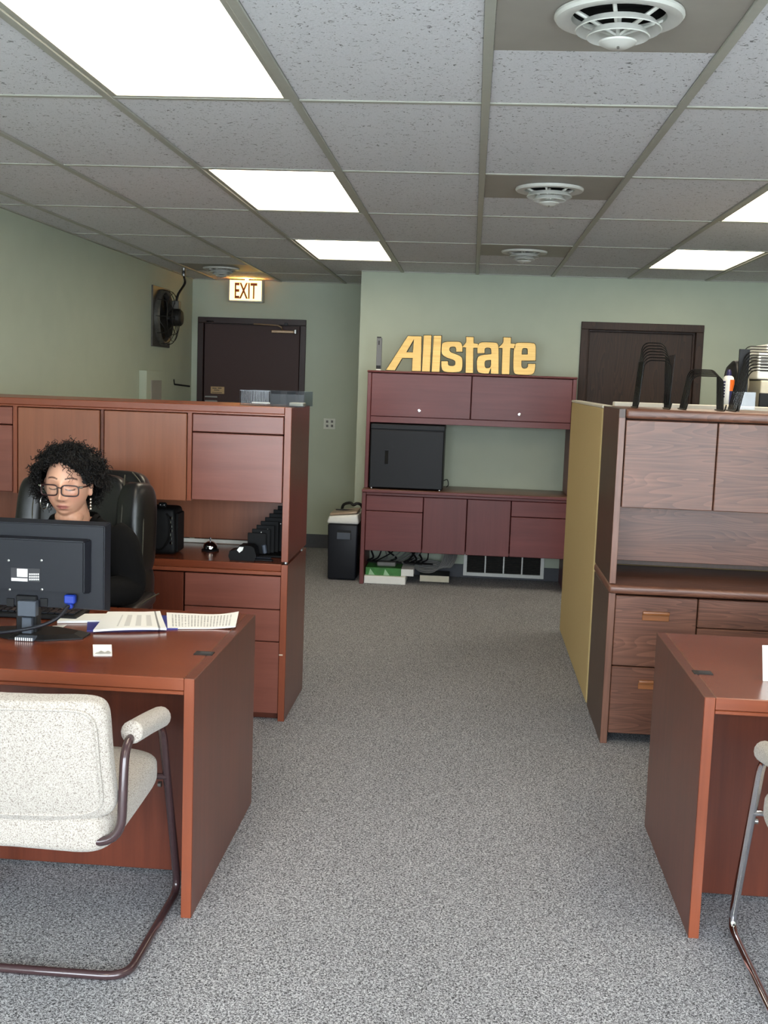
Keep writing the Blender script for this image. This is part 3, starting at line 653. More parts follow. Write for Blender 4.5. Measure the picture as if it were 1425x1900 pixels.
# brass letter sign, outlines traced in a 320 px wide crop (0.2246 px per unit)
SY = 9.0
def tr(pts):
    r = []
    for x, y in pts: v = ony(690+x*.22456, 610+y*.22456, SY); r.append((v.x, v.z))
    return r
letters = [
 ('A', [[(118,342),(298,62),(410,66),(404,352),(332,350),(337,243),(250,243),(190,344)], [(348,86),(284,196),(339,197)]], 0),
 ('l', [[(430,57),(492,58),(478,355),(414,353)]], 0), ('l', [[(512,59),(574,60),(558,357),(494,355)]], 0),
 ('s', [[(748,192),(748,192),(748,150),(735,112),(690,110),(620,110),(580,120),(576,165),(576,205),(600,235),(672,258),(690,270),(690,300),(675,312),(640,310),(628,300),(628,272),(628,272),(574,272),(574,272),(574,315),(585,352),(630,362),(700,362),(740,352),(748,310),(748,260),(740,235),(700,215),(655,200),(640,185),(640,162),(655,150),(685,150),(697,162),(697,192),(697,192)]], 1),
 ('t', [[(780,68),(840,70),(840,120),(876,126),(875,158),(838,158),(835,366),(775,364),(778,155),(747,152),(760,138),(780,112)]], 0),
 ('a', [[(872,202),(872,202),(872,150),(890,113),(940,112),(1000,114),(1040,118),(1048,165),(1046,372),(1046,372),(985,370),(985,370),(985,326),(981,326),(964,370),(964,370),(905,368),(872,355),(868,310),(868,255),(885,220),(987,210),(987,210),(987,168),(975,156),(942,156),(930,167),(930,202),(930,202)], [(945,260),(985,258),(985,258),(985,310),(970,326),(942,326),(931,312),(931,272)]], 1),
 ('t', [[(1088,70),(1148,72),(1148,120),(1186,124),(1183,160),(1143,158),(1135,374),(1073,372),(1080,158),(1046,155),(1062,140),(1086,114)]], 0),
 ('e', [[(1172,170),(1185,118),(1230,114),(1310,116),(1350,122),(1355,165),(1352,262),(1352,262),(1236,262),(1236,262),(1234,312),(1248,328),(1276,328),(1290,314),(1290,290),(1290,290),(1350,290),(1350,290),(1348,340),(1330,376),(1290,380),(1215,378),(1176,370),(1168,325)], [(1240,172),(1250,158),(1280,158),(1288,170),(1288,212),(1288,212),(1238,212),(1238,212)]], 1)]
lt = thing('letter_sign', (-.1, SY, 1.692), 'large brushed brass letters spelling Allstate on the mahogany hutch', 'sign')
lt['label'] = 'large brushed brass lettering standing on top of the mahogany hutch'
for nme, loops, rnd in letters:
    lp = [chaikin(l, 2) if rnd else l for l in loops]; lp = [tr(l) for l in lp]
    dz = 1.6975-min(z for x, z in lp[0]); lp = [[(x, z+dz) for x, z in l] for l in lp]
    extrude_poly('letter', lp, SY, SY+.004, 'brass', lt)
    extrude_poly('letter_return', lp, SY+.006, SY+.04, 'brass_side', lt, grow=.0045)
rl = thing('slim_box', (-.74, 9.0, 1.692), 'thin upright silver and black package beside the brass letters', 'box')
pbox('body', (699.5, 627), (707, 684), 9.0, 9.03, 'print_gray', rl, .002); pbox('cap', (699.5, 624.5), (707, 627), 8.998, 9.032, 'print_dark', rl, .001)
pbox('base_block', (698, 678), (706, 684.5), 8.996, 9.034, 'plastic_black', rl, .001); pbox('foot', (697.5, 684.6), (706.5, 687.4), 8.996, 9.034, 'plastic_white', rl, .001)
pbox('print', (702, 632), (704.5, 640), 8.9985, 8.9995, 'print_dark', rl, 0)

# black cabinet on the mahogany deck
kb = thing('equipment_cabinet', (-.48, 9.1, .762), 'black metal cabinet with recessed handle on the mahogany credenza', 'cabinet')
BOX('body', -.778, -.196, 8.90, 9.36, .772, 1.272, 'safe_black', kb, .004); BOX('top_lid', -.776, -.194, 8.885, 9.362, 1.235, 1.275, 'safe_black', kb, .004)
d_ = BOX('door', -.772, -.2, 8.872, 8.899, .776, 1.23, 'safe_black', kb, .004)
bm = bmesh.new()
for r in ((-.662, -.657, .955, 1.075), (-.63, -.625, .955, 1.075), (-.657, -.63, .955, .962), (-.657, -.63, 1.068, 1.075)): addbox(bm, r[0], r[1], 8.866, 8.8718, r[2], r[3])
OBJ('handle_frame', bm, 'plastic_dark', d_); BOX('handle_recess', -.657, -.63, 8.870, 8.8718, .962, 1.068, 'black_void', d_, 0)
for x in (-.76, -.22):
    for y in (8.93, 9.33): LATHE('foot', [(0, 0), (.012, 0), (.012, .01), (0, .01)], (x, y, .762), 'steel', kb, 12)
TUBE('power_cord', spline([(-.196, 9.2, .82), (-.165, 9.2, .83), (-.155, 9.2, .79), (-.17, 9.22, .768)], 6), .004, 'cable_black', kb, 6)

# shredder
sh = thing('paper_shredder', (-.98, 9.1, 0), 'black paper shredder with silver top beside the mahogany credenza', 'shredder')
def taper(p): return (p.x*(1+.1*(p.z+.2)), p.y*(1+.1*(p.z+.2)), p.z)
bm = bmesh.new(); addbox(bm, -.122, .122, -.16, .16, .006, .458, .014, 3)
for v in bm.verts: k = .93+.07*v.co.z/.458; v.co.x *= k; v.co.y *= k
OBJ('bin', moved(bm, (-.982, 9.12, 0)), 'plastic_dark', sh, smooth=40)
bm = bmesh.new(); addbox(bm, -.052, .06, -.002, .006, .335, .41, .001)
for v in bm.verts:
    if v.co.z < .36: v.co.x *= 1.06
OBJ('bin_window', moved(bm, (-.975, 8.962, 0)), 'plastic_black', sh)
BOX('bin_window_lip', -1.028, -.918, 8.956, 8.963, .335, .39, 'plastic_gray', sh, .002)
bm = bmesh.new(); addbox(bm, -.128, .128, -.168, .168, .46, .53, .016, 3)
for v in bm.verts:
    if v.co.z > .5: v.co.x = v.co.x*.93; v.co.z += .012*(v.co.x/.12)
OBJ('head', moved(bm, (-.982, 9.12, 0)), 'plastic_white', sh, smooth=40)
bm = bmesh.new(); addbox(bm, -.112, .112, -.15, .15, .533, .552, .009, 3)
for v in bm.verts: v.co.z += .014*(v.co.x/.12)
OBJ('head_top', moved(bm, (-.982, 9.12, 0)), 'tan_marble', sh, smooth=40)
BOX('paper_slot', -1.06, -.9, 9.1, 9.112, .5525, .562, 'plastic_black', sh, .002)
TUBE('coiled_cord', spline([(-1.04, 9.34, .5), (-1.02, 9.3, .575), (-.96, 9.26, .60), (-.93, 9.24, .585), (-.9, 9.24, .60), (-.87, 9.25, .59), (-.862, 9.27, .57)], 6), .012, 'cable_black', label='black cord lump lying behind the shredder top', cat='cord')

# floor boxes and cables under the mahogany credenza
gb = thing('game_box', (-.63, 9.05, 0), 'white and green flat carton on the carpet under the credenza', 'carton')
BOX('tray', -.79, -.46, 8.885, 9.2, .002, .062, 'paper_white', gb, .002)
BOX('green_carton', -.785, -.50, 8.93, 9.2, .0625, .125, 'green_box', gb, .002)
for x in (-.76, -.64): 
    bm = bmesh.new(); q = [bm.verts.new(v) for v in ((x, 8.9295, .065), (x+.05, 8.9295, .065), (x+.012, 8.9295, .115))]; bm.faces.new(q); OBJ('print', bm, 'green_light', gb)
BOX('white_carton', -.52, -.40, 8.95, 9.22, .0625, .118, 'paper_white', gb, .002)
rb = thing('router_box', (-.235, 9.14, 0), 'small pale flat box under coiled grey cables', 'router')
BOX('body', -.355, -.112, 9.06, 9.28, .003, .062, 'plastic_dark', rb, .003); BOX('front_plate', -.352, -.115, 9.055, 9.0597, .007, .058, 'plastic_cream', rb, .001)
BOX('adapter', -.70, -.55, 9.0, 9.09, .1255, .16, 'cable_gray', label='grey adapter block resting on the green carton', cat='adapter', bev=.008, seg=2)
R_ = random.Random(3)
for i in range(13):
    x = -.74+.036*i+R_.uniform(-.01, .01); mat = ('cable_black', 'cable_gray')[i in (3, 4, 6, 7)]
    y = 9.14+R_.uniform(-.03, .06); dx = R_.uniform(-.07, .07)
    TUBE('cable', spline([(x+dx, y+.08, .272), (x+dx*1.2, y+.06, .22), (x, y, .17), (x-.04, y-.05, .15), (x+.05, y-.08, .145)], 7), R_.choice((.005, .006, .008)), mat, sides=6,
         label='%s cable hanging in the tangle over the green carton' % ('black', 'grey')[mat == 'cable_gray'], cat='cable', group='cables hanging over the green carton')
for i in range(8):
    r = .10+.010*i
    cxx = -.14; x = .0
    pts = [(-.16+.014*i, 9.18+.012*i, .272), (-.165+.014*i, 9.15, .2), (-.20+.012*i, 9.12-.002*i, .125), (-.26+.006*i, 9.1+.01*i, .078+.011*i), (-.37-.004*i, 9.12+.012*i, .085+.012*i), (-.43+.012*i, 9.2, .16+.012*i), (-.44+.022*i, 9.25, .27)]
    TUBE('cable', spline(pts, 7), (.0055, .007)[i % 2], 'cable_gray', sides=6, label='thick grey cable in the coil above the small pale box', cat='cable', group='coiled grey cables')

# ------------------------------------------------------------------ desks
def desk(xe, sgn, y0, y1, zt, length, label):
    """xe: outer face of the aisle end panel, the desk runs away from the aisle along sgn"""
    X = lambda d: xe+sgn*d
    t_ = thing('desk', (X(length/2), (y0+y1)/2, 0), label, 'desk')
    for d in (0, length-.032): BOX('end_panel', X(d), X(d+.032), y0+.003, y1, 0, zt, 'cherry_z', t_, .002)
    for d in (0, length-.032): BOX('edge_band', X(d+.001), X(d+.031), y0, y0+.0028, 0, zt-.001, 'cherry_edge', t_, .0008)
    BOX('top', X(.0324), X(length-.0324), y0+.004, y1, zt-.038, zt, 'cherry_top', t_, .003)
    BOX('top_edge', X(.0324), X(length-.0324), y0+.001, y0+.0037, zt-.036, zt-.001, 'cherry_edge_x', t_, .001)
    BOX('front_rail', X(.0324), X(length-.0324), y0+.003, y0+.02, zt-.05, zt-.0385, 'cherry_edge_x', t_, .002)
    BOX('modesty_panel', X(.0324), X(length-.0324), y0+.29, y0+.31, .012, zt-.0385, 'cherry_z', t_, .002)
    for da in (.05, length-.45):
        p_ = BOX('pedestal', X(da), X(da+.4), y0+.3115, y1-.03, .05, zt-.039, 'cherry_z', t_, .002)
        for za, zb in ((.06, .36), (.365, .52), (.525, zt-.045)): BOX('drawer', X(da+.005), X(da+.395), y1-.0295, y1-.01, za, zb, 'cherry_drawer', p_, .003)
    return t_
dl = desk(-.768, -1, 3.172, 4.112, .733, 1.80, 'cherry desk at left with monitor and papers in front of the woman')
dr = desk(.714, 1, 3.268, 4.13, .737, 1.80, 'cherry desk at the right edge in front of the oak credenza')
for p_, (a, b, c, d), dk in ((.733, ((366, 1217), (383, 1218), (391, 1209), (375, 1207)), dl), (.737, ((1287, 1243), (1313, 1244), (1318, 1253), (1296, 1254)), dr)):
    q = [onz(*k, p_) for k in (a, b, c, d)]; cx_, cy_ = sum(v.x for v in q)/4, sum(v.y for v in q)/4
    g_ = BOX('grommet', cx_-.03, cx_+.03, cy_-.022, cy_+.022, p_-.003, p_+.0025, 'plastic_black', dk, .001)
    BOX('grommet_flap', cx_-.012, cx_+.024, cy_-.014, cy_+.014, p_+.0026, p_+.0036, 'print_dark', g_, .0004)

# ------------------------------------------------------------------ guest chairs
def guest_chair(cx, frame, label):
    t_ = thing('guest_chair', (cx, 2.98, 0), label, 'chair', 'cantilever guest chairs'); h = .29; r = .0125
    pts = [(0, 2.755, .405), (h-.004, 2.755, .405), (h-.006, 2.79, .668), (h-.002, 3.125, .62), (h, 3.335, r), (h, 2.80, r), (-h, 2.80, r), (-h, 3.335, r), (-h+.002, 3.125, .62), (-h+.006, 2.79, .668), (-h+.004, 2.755, .405), (0, 2.755, .405)]
    TUBE('frame', [(p.x+cx, p.y, p.z) for p in smooth_path(pts, .07, 7)][:-1], r, frame, t_, 12, True)
    TUBE('seat_support', [(cx-h, 3.185, .43), (cx+h, 3.185, .43)], .009, frame, t_)
    for s in (-1, 1):
        LATHE('bolt', [(0, -.012), (.008, -.01), (.009, 0), (0, 0)], (cx+s*(h-.02), 3.2, .40), 'steel', t_, 10, 'x')
        pa = [(cx+s*(h-.004), 2.835, .675), (cx+s*(h-.003), 2.86, .671), (cx+s*(h-.002), 2.98, .655), (cx+s*(h-.001), 3.09, .638), (cx+s*(h-.001), 3.12, .632)]
        pa = spline(pa, 5); n_ = len(pa)
        rr = [.031*min(1, .62+.38*math.sin(min(1, min(i, n_-1-i)/3.5)*PI/2)) for i in range(n_)]
        TUBE('arm_pad', pa, rr, 'cream_fabric', t_, 16)
    def seatf(p):
        x, y, z = p; f = (y+.24)/.48
        z2 = z*(1.05-.25*f) + .012*math.cos(x*5.5) - .02*(1-f) + .018*f
        if y < 0 and z > 0: z2 -= .012*math.exp(-(x/.1)**2)
        return (x*(.94+.06*f), y, z2)
    OBJ('seat', moved(superell(.55, .50, .125, .42, .3, 26, 48, seatf), (cx, 2.975, .44)), 'cream_fabric', t_, smooth=180)
    def backf(p):
        x, y, z = p; return (x*(1-.05*(z+.16)/.32), y+.035*(x/.27)**2*1.0 - .018*math.sin((z+.17)/.34*PI), z)
    OBJ('backrest', moved(superell(.548, .062, .335, .22, .36, 30, 56, backf), (cx, 2.722, .632), (.16, 0, 0)), 'cream_fabric', t_, smooth=180)
    # piping inset on the back of the backrest
    pp = []
    for i in range(64):
        an = 2*PI*i/64; pw = lambda v, e: math.copysign(abs(v)**e, v)
        p = Vector((.248*pw(math.cos(an), .28), -.0, .148*pw(math.sin(an), .28))); q = backf(p)
        dep = .029
        pp.append(Vector((q[0], q[1]-dep, q[2])))
    mt = Matrix.Translation((cx, 2.722, .632)) @ Matrix.Rotation(.16, 4, 'X')
    TUBE('piping', [mt @ p for p in pp], .0045, 'cream_fabric', t_, 6, True)
    return t_
guest_chair(-1.14, 'brown_tube', 'cream upholstered guest chair with brown tube frame at left desk')
guest_chair(1.142, 'chrome', 'cream upholstered guest chair with chrome tube frame at right desk')

# ------------------------------------------------------------------ monitor and desk items
mo = thing('monitor', (-1.42, 3.6, .733), 'black computer monitor seen from behind on the left desk', 'monitor')
mx0, mx1, my = -1.665, -1.168, 3.60
bm = bmesh.new(); r = addbox(bm, mx0, mx1, my, my+.035, .822, 1.122, 0)
for v in r:
    if v.co.y < my+.01: v.co.x += (.012 if v.co.x < -1.4 else -.012); v.co.z += (.01 if v.co.z < 1 else -.012)
bmesh.ops.bevel(bm, geom=bm.edges[:], offset=.003, segments=2, affect='EDGES')
OBJ('back_shell', bm, 'plastic_dark', mo, smooth=30)
BOX('screen', mx0+.018, mx1-.018, my+.0352, my+.037, .842, 1.104, 'plastic_black', mo, 0)
bm = bmesh.new(); r = addbox(bm, -1.61, -1.222, my-.036, my-.001, .886, 1.068, 0)
for v in r:
    if v.co.y < my-.02: v.co.x += (.014 if v.co.x < -1.4 else -.014); v.co.z += (.004 if v.co.z < 1 else -.006)
bmesh.ops.bevel(bm, geom=bm.edges[:], offset=.004, segments=2, affect='EDGES')
hs = OBJ('rear_housing', bm, 'plastic_dark', mo, smooth=30)
for i in range(44): BOX('vent_slot', -1.6+i*.0086, -1.6+i*.0086+.004, my-.0125, my-.008, 1.0635, 1.0655, 'black_void', hs, 0)
for px, py in ((16, 1040), (77, 1040), (18, 1094), (78, 1094)):
    v = ony(px, py, my-.037); LATHE('screw', [(0, -.003), (.004, -.002), (.004, 0), (0, 0)], (v.x, my-.0362, v.z), 'steel', hs, 10, 'y')
st = pbox('sticker', (20, 1053), (74, 1080), my-.0372, my-.0365, 'print_dark', hs, 0)
pbox('sticker_white', (31.5, 1055), (51, 1071), my-.0376, my-.0373, 'paper_white', st, 0); pbox('sticker_white', (21, 1072), (51, 1079), my-.0376, my-.0373, 'paper_white', st, 0)
for r_ in range(3):
    for c_ in range(5): pbox('sticker_mark', (54+c_*3.9, 1064+r_*4.8), (56.6+c_*3.9, 1067+r_*4.8), my-.0376, my-.0373, 'paper_white', st, 0)
for k in range(4): pbox('sticker_text', (33, 1057+k*3.4), (49-3*(k % 2), 1058+k*3.4), my-.0379, my-.0377, 'print_gray', st, 0)
for x in (12, 74): pbox('latch', (x, 1110), (x+14, 1126), my-.004, my+.004, 'plastic_black', mo, .001)
pbox('neck_cover', (32, 1115), (65.5, 1145), my-.042, my-.012, 'plastic_gray', mo, .002); pbox('neck_back', (29.5, 1104), (68, 1180), my-.011, my+.03, 'plastic_black', mo, .003)
pbox('neck', (40, 1145.5), (58, 1178), my-.034, my-.012, 'plastic_gray', mo, .002)
b0 = ony(44, 1177, my-.034)
bs = bmesh.new()
outl = [(-1.415+.16*math.cos(a_)*(1.15 if abs(math.cos(a_)) > .5 else 1), 3.62+.1*math.sin(a_)) for a_ in [2*PI*i/8+.39 for i in range(8)]]
lo_ = [bs.verts.new((x, y, .7335)) for x, y in outl]; hi_ = [bs.verts.new((-1.415+(x+1.415)*.8, 3.62+(y-3.62)*.7, .748)) for x, y in outl]; mi_ = [bs.verts.new((x, y, .738)) for x, y in outl]
for A_, B_ in ((lo_, mi_), (mi_, hi_)):
    for i in range(8): bs.faces.new((A_[i], A_[(i+1) % 8], B_[(i+1) % 8], B_[i]))
bs.faces.new(hi_); bs.faces.new(lo_[::-1]); OBJ('base', bs, 'plastic_black', mo)
q = onz(45, 1186, .74); BOX('base_tab', q.x-.032, q.x+.032, 3.515, 3.56, .7338, .746, 'plastic_gray', mo, .002)
for i in range(9): BOX('base_rib', q.x-.030+i*.0068, q.x-.030+i*.0068+.003, 3.513, 3.5148, .735, .745, 'paper_white', mo, 0)
v = ony(130, 1110, my-.02)
BOX('vga_plug', v.x-.018, v.x+.018, my-.03, my-.006, v.z-.018, v.z+.012, 'blue_plastic', mo, .004); BOX('vga_boot', v.x-.009, v.x+.009, my-.028, my-.008, v.z-.035, v.z-.0185, 'blue_plastic', mo, .004)
w1, w2, w3, w4 = ony(126, 1126, my-.03), ony(105, 1148, my-.07), ony(60, 1165, my-.1), ony(-25, 1176, my-.11)
TUBE('vga_cable', spline([(v.x, my-.018, v.z-.033), w1, w2, w3, w4, (-1.68, 3.55, .7425)], 8), .006, 'plastic_dark', mo, 8)

kbd = thing('keyboard', (-1.575, 3.9, .733), 'black keyboard on the desk behind the monitor', 'keyboard')
BOX('case', -1.79, -1.36, 3.84, 3.99, .7335, .752, 'plastic_black', kbd, .004)
for r_ in range(5):
    for c_ in range(17): BOX('key', -1.78+c_*.0242, -1.78+c_*.0242+.0205, 3.852+r_*.026, 3.852+r_*.026+.022, .7525, .759, 'plastic_dark', kbd, .0015)

def sheet(name, corners, mat, z0, th, curl, label, cat, group=None, n=14):
    """corners near-left, near-right, far-right, far-left on the desk; curl(u,v) lifts"""
    a, b, c, d = [Vector((p[0], p[1], 0)) for p in corners]; bm = bmesh.new(); uvl = bm.loops.layers.uv.new('UVMap'); V = []; uvs = {}
    for top in (1, 0):
        g_ = []
        for i in range(n+1):
            row = []
            for k in range(n+1):
                u, v = i/n, k/n; p = (a*(1-u)+b*u)*(1-v)+(d*(1-u)+c*u)*v
                w_ = bm.verts.new((p.x, p.y, z0+curl(u, v)+(th if top else 0))); uvs[w_] = (u, v); row.append(w_)
            g_.append(row)
        V.append(g_)
    def f(*vs):
        fc = bm.faces.new(vs)
        for l in fc.loops: l[uvl].uv = uvs[l.vert]
    for i in range(n):
        for k in range(n):
            T, B = V; f(T[i][k], T[i+1][k], T[i+1][k+1], T[i][k+1]); f(B[i][k], B[i][k+1], B[i+1][k+1], B[i+1][k])
    T, B = V
    for i in range(n):
        f(T[i][0], B[i][0], B[i+1][0], T[i+1][0]); f(T[i][n], T[i+1][n], B[i+1][n], B[i][n]); f(T[0][i], T[0][i+1], B[0][i+1], B[0][i]); f(T[n][i], B[n][i], B[n][i+1], T[n][i+1])
    return OBJ(name, bm, mat, smooth=40, label=label, cat=cat, group=group)
def C4(ps, z, ymax=4.1): return [(v.x, min(v.y, ymax)) for v in (onz(*p, z) for p in ps)]
sheet('folder', C4([(161, 1171), (330, 1167), (322, 1143), (163, 1143)], .735), 'blue_folder', .7335, .004, lambda u, v: 0, 'blue folder under the printed papers on left desk', 'folder')
sheet('paper_stack', C4([(173, 1169), (309, 1166), (297, 1135), (200, 1140)], .745), 'sheet_table', .7385, .007, lambda u, v: .004*math.sin(u*3+v*2)+.006*v*v, 'stack of printed tables on the blue folder', 'papers')
sheet('paper_sheets', C4([(311, 1163), (437, 1163), (443, 1142), (309, 1136)], .742, 4.105), 'sheet_text', .7345, .003, lambda u, v: .016*max(0, (u-.55)/.45)**2*(.4+.6*v)+.004*v, 'loose printed text sheets near the end of left desk', 'papers')
cd_ = sheet('card', C4([(173, 1216), (208, 1216), (207, 1203), (172, 1203)], .735), 'paper_white', .7335, .002, lambda u, v: .012*v, 'small white torn slip with dark print near front of left desk', 'slip')
for i in range(9):
    q = [onz(177+i*3.2, yy, .74) for yy in (1214, 1211-(i*7 % 4))]
    BOX('print', q[0].x-.0008, q[0].x+.0008, q[0].y, q[1].y, .7395+.002, .7402+.002, 'print_dark', cd_, 0)
sheet('paper_pad', C4([(106, 1153), (205, 1152), (215, 1139), (120, 1140)], .74), 'paper_white', .7338, .008, lambda u, v: 0, 'white paper pad lying behind the monitor base', 'papers')
sheet('paper_slip', C4([(85, 1171), (112, 1167), (124, 1159), (98, 1161)], .735), 'sheet_text', .7336, .001, lambda u, v: 0, 'small printed slip tucked beside the monitor base', 'slip')
p_ = onz(1416, 1262, .74)
bm = bmesh.new(); addbox(bm, 0, .2, 0, .004, 0, .11, .0005); OBJ('sign_card', moved(bm, (p_.x, p_.y, .7375), (-.25, 0, .1)), 'paper_white', label='white tilted card standing on the right desk at the picture edge', cat='card')

# ------------------------------------------------------------------ things on the left credenza deck
DZ = .7505
be = thing('desk_bell', (-1.254, 5.46, DZ), 'chrome call bell on the cherry credenza', 'bell')
LATHE('base', [(0, 0), (.042, 0), (.044, .006), (.03, .012), (0, .012)], (-1.254, 5.46, DZ), 'plastic_black', be)
LATHE('dome', [(.038, .014), (.037, .022), (.03, .036), (.016, .045), (.004, .048), (0, .048), (0, .014), (.038, .014)], (-1.254, 5.46, DZ), 'chrome', be)
LATHE('plunger', [(0, .048), (.004, .048), (.004, .058), (.007, .06), (.007, .066), (0, .068)], (-1.254, 5.46, DZ), 'chrome', be, 12)
td = thing('tape_dispenser', (-1.03, 5.25, DZ), 'black angular label device on the cherry credenza', 'dispenser')
prof = [(-1.10, 0), (-.985, 0), (-.975, .025), (-.985, .062), (-1.0, .072), (-1.055, .072), (-1.075, .05), (-1.102, .045), (-1.108, .02)]
extrude_poly('body', [[(x, DZ+z) for x, z in prof]], 5.20, 5.29, 'bag_black', td)
extrude_poly('window', [[(-1.067, DZ+.05), (-1.055, DZ+.066), (-1.035, DZ+.066), (-1.04, DZ+.05), (-1.055, DZ+.038)]], 5.1985, 5.1998, 'paper_white', td)
stp = thing('stapler', (-.97, 5.22, DZ), 'small black and chrome stapler lying beside the black device', 'stapler')
BOX('base', -1.01, -.90, 5.215, 5.24, DZ, DZ+.008, 'plastic_black', stp, .003); BOX('arm', -1.0, -.905, 5.218, 5.237, DZ+.009, DZ+.02, 'plastic_dark', stp, .005); BOX('hinge', -1.006, -.99, 5.216, 5.239, DZ+.0205, DZ+.032, 'steel', stp, .003)
so = thing('file_sorter', (-.94, 5.42, DZ), 'black stepped file sorter with rising slots on the cherry credenza', 'file sorter')
BOX('base', -1.052, -.862, 5.33, 5.56, DZ, DZ+.012, 'bag_black', so, .003)
for i in range(8):
    bm = bmesh.new(); x0_ = -1.046+.016*i
    h_ = .115+.0165*i; addbox(bm, x0_, x0_+.09 if i < 6 else -.862, 5.345+.026*i, 5.351+.026*i, DZ+.0125, DZ+h_, .003, 2)
    OBJ('divider', bm, 'bag_black', so)
for i in range(4): LATHE('stud', [(0, -.002), (.003, -.001), (.003, 0), (0, 0)], (-.985+.027*i, 5.3445+.026*(i+1), DZ+.115+.012*i), 'steel', so, 8, 'y')
TUBE('pen_tube', [(-.958, 5.34, DZ+.02), (-.965, 5.338, DZ+.06)], .011, 'plastic_gray', so, 10)
pu = thing('handbag', (-1.45, 5.33, DZ), 'black handbag with metal zip pulls beside the office chair', 'handbag')
def bagf(p): return (p.x*(1-.12*(p.z+.11)/.22), p.y, p.z)
OBJ('body', moved(superell(.16, .17, .225, .22, .25, 20, 28, bagf), (-1.455, 5.35, DZ+.1135)), 'bag_black', pu, smooth=60)
BOX('side_panel', -1.386, -1.374, 5.29, 5.41, DZ+.012, DZ+.20, 'bag_black', pu, .004)
TUBE('strap', spline([(-1.50, 5.262, DZ+.03), (-1.44, 5.252, DZ+.03), (-1.405, 5.252, DZ+.09), (-1.405, 5.255, DZ+.17), (-1.42, 5.26, DZ+.20)], 8), .007, 'bag_black', pu, 8, flat=.5)
for i in range(7): BOX('zip_charm', -1.402+.004*math.sin(i*2), -1.394+.004*math.sin(i*2+1), 5.248, 5.256, DZ+.055+.02*i, DZ+.068+.02*i, 'chrome', pu, .001)
BOX('handle_tab', -1.475, -1.435, 5.30, 5.32, DZ+.222, DZ+.248, 'bag_black', pu, .008, 2)
for x in (-1.465, -1.447): LATHE('rivet', [(0, -.002), (.003, -.001), (.003, 0), (0, 0)], (x, 5.2995, DZ+.236), 'chrome', pu, 8, 'y')

# clear organiser tray on the hutch
oz = HZ1; ya, yb2 = 5.25, 5.52
og = thing('desk_organizer', (-.98, 5.38, oz), 'smoky clear plastic desk organizer on top of the cherry hutch', 'organizer')
ox0, ox1, oh = ony(445, 740, 5.25).x, ony(565, 745, 5.25).x, .072
BOX('floor_plate', ox0, ox1, ya, yb2, oz+.001, oz+.005, 'acrylic_smoke', og, 0)
xm1 = ox0+(ox1-ox0)*.47; xm2 = ox0+(ox1-ox0)*.72
for x in (ox0, xm1, xm2, ox1-.003): BOX('upright', x, x+.003, ya, yb2, oz+.0055, oz+oh, 'acrylic_smoke', og, 0)
BOX('rear_plate', ox0, ox1, yb2, yb2+.003, oz+.001, oz+oh, 'acrylic_smoke', og, 0); BOX('front_plate', xm1+.003, ox1-.003, ya-.003, ya, oz+.001, oz+oh*.82, 'acrylic_smoke', og, 0)
for i in range(19): x = ox0+.008+i*(xm1-ox0-.012)/19; BOX('rib', x, x+.0022, ya-.002, ya+.002, oz+.0055, oz+oh-.003, 'acrylic_clear', og, 0)
BOX('rim', ox0, xm1, ya-.003, ya+.003, oz+oh-.0028, oz+oh, 'acrylic_clear', og, 0)
TUBE('pen', [(xm1-.008, ya+.03, oz+.014), (ox0+.04, ya+.1, oz+.012)], .004, 'plastic_white', label='white pen lying in the clear organizer', cat='pen')
BOX('note_block', xm2+.01, ox1-.01, ya+.02, ya+.12, oz+.0055, oz+.02, 'plastic_cream', label='cream note block inside the clear organizer', cat='notes')

# ------------------------------------------------------------------ wire racks and things over the oak hutch
TZ = 1.532
WR = .0028
def wire_rack(x0, x1, ybase, h, n, label, side=None, lean=.05, rise=.014):
    t_ = thing('wire_rack', ((x0+x1)/2, ybase+.1, TZ), label, 'wire rack', 'wire racks on the oak hutch')
    for i in range(n):
        z = TZ+h-i*rise; y = ybase+.16-i*.026; le = lean*(z-TZ)/.2
        pts = smooth_path([(x0, y, TZ+.003), (x0+le*.6, y, z-.02), (x0+le*.6+.02, y, z), (x1-.02-le*.2, y, z), (x1-le*.2, y, z-.02), (x1, y, TZ+.003)], .012, 3)
        TUBE('wire', pts, WR, 'wire_black', t_, 6)
    for x in (x0, x1): TUBE('foot_rail', smooth_path([(x, ybase-.03, TZ+.03), (x-.006, ybase-.03, TZ+.0035), (x, ybase+.2, TZ+.0035)], .01, 3), .0032, 'wire_black', t_, 6)
    return t_
w1_ = wire_rack(.75, .895, 5.2, .30, 7, 'leftmost black wire rack with grey plastic sides on the oak hutch', lean=.03)
for x, h in ((.752, .21), (.888, .245)):
    bm = bmesh.new(); addbox(bm, x, x+.004, 5.2, 5.37, TZ+.02, TZ+h, .001)
    for v in bm.verts:
        if v.co.z > TZ+.1: v.co.x += .012
    OBJ('side_plate', bm, 'acrylic_smoke', w1_)
wire_rack(.965, 1.135, 5.2, .185, 6, 'middle low black wire rack on the oak hutch', lean=.05, rise=.006)
w3_ = wire_rack(1.19, 1.42, 5.22, .30, 9, 'rightmost tall black wire rack with black sheet on the oak hutch', lean=.06)
BOX('black_sheet', 1.215, 1.262, 5.34, 5.352, TZ+.09, TZ+.285, 'plastic_black', w3_, .001)
BOX('clear_pocket', 1.2, 1.30, 5.335, 5.338, TZ+.01, TZ+.09, 'acrylic_clear', w3_, 0)
CZ = 1.5305
can = thing('spray_can', (1.325, 6.0, CZ), 'white and orange spray can with navy cap behind the wire racks', 'spray can')
cx_ = ony(1350, 730, 6.0).x; cyy = 6.0
can.location.x = cx_
LATHE('body', [(0, 0), (.028, 0), (.030, .004), (.030, .148), (.024, .165), (.016, .172), (0, .172)], (cx_, cyy, CZ), 'plastic_white', can)
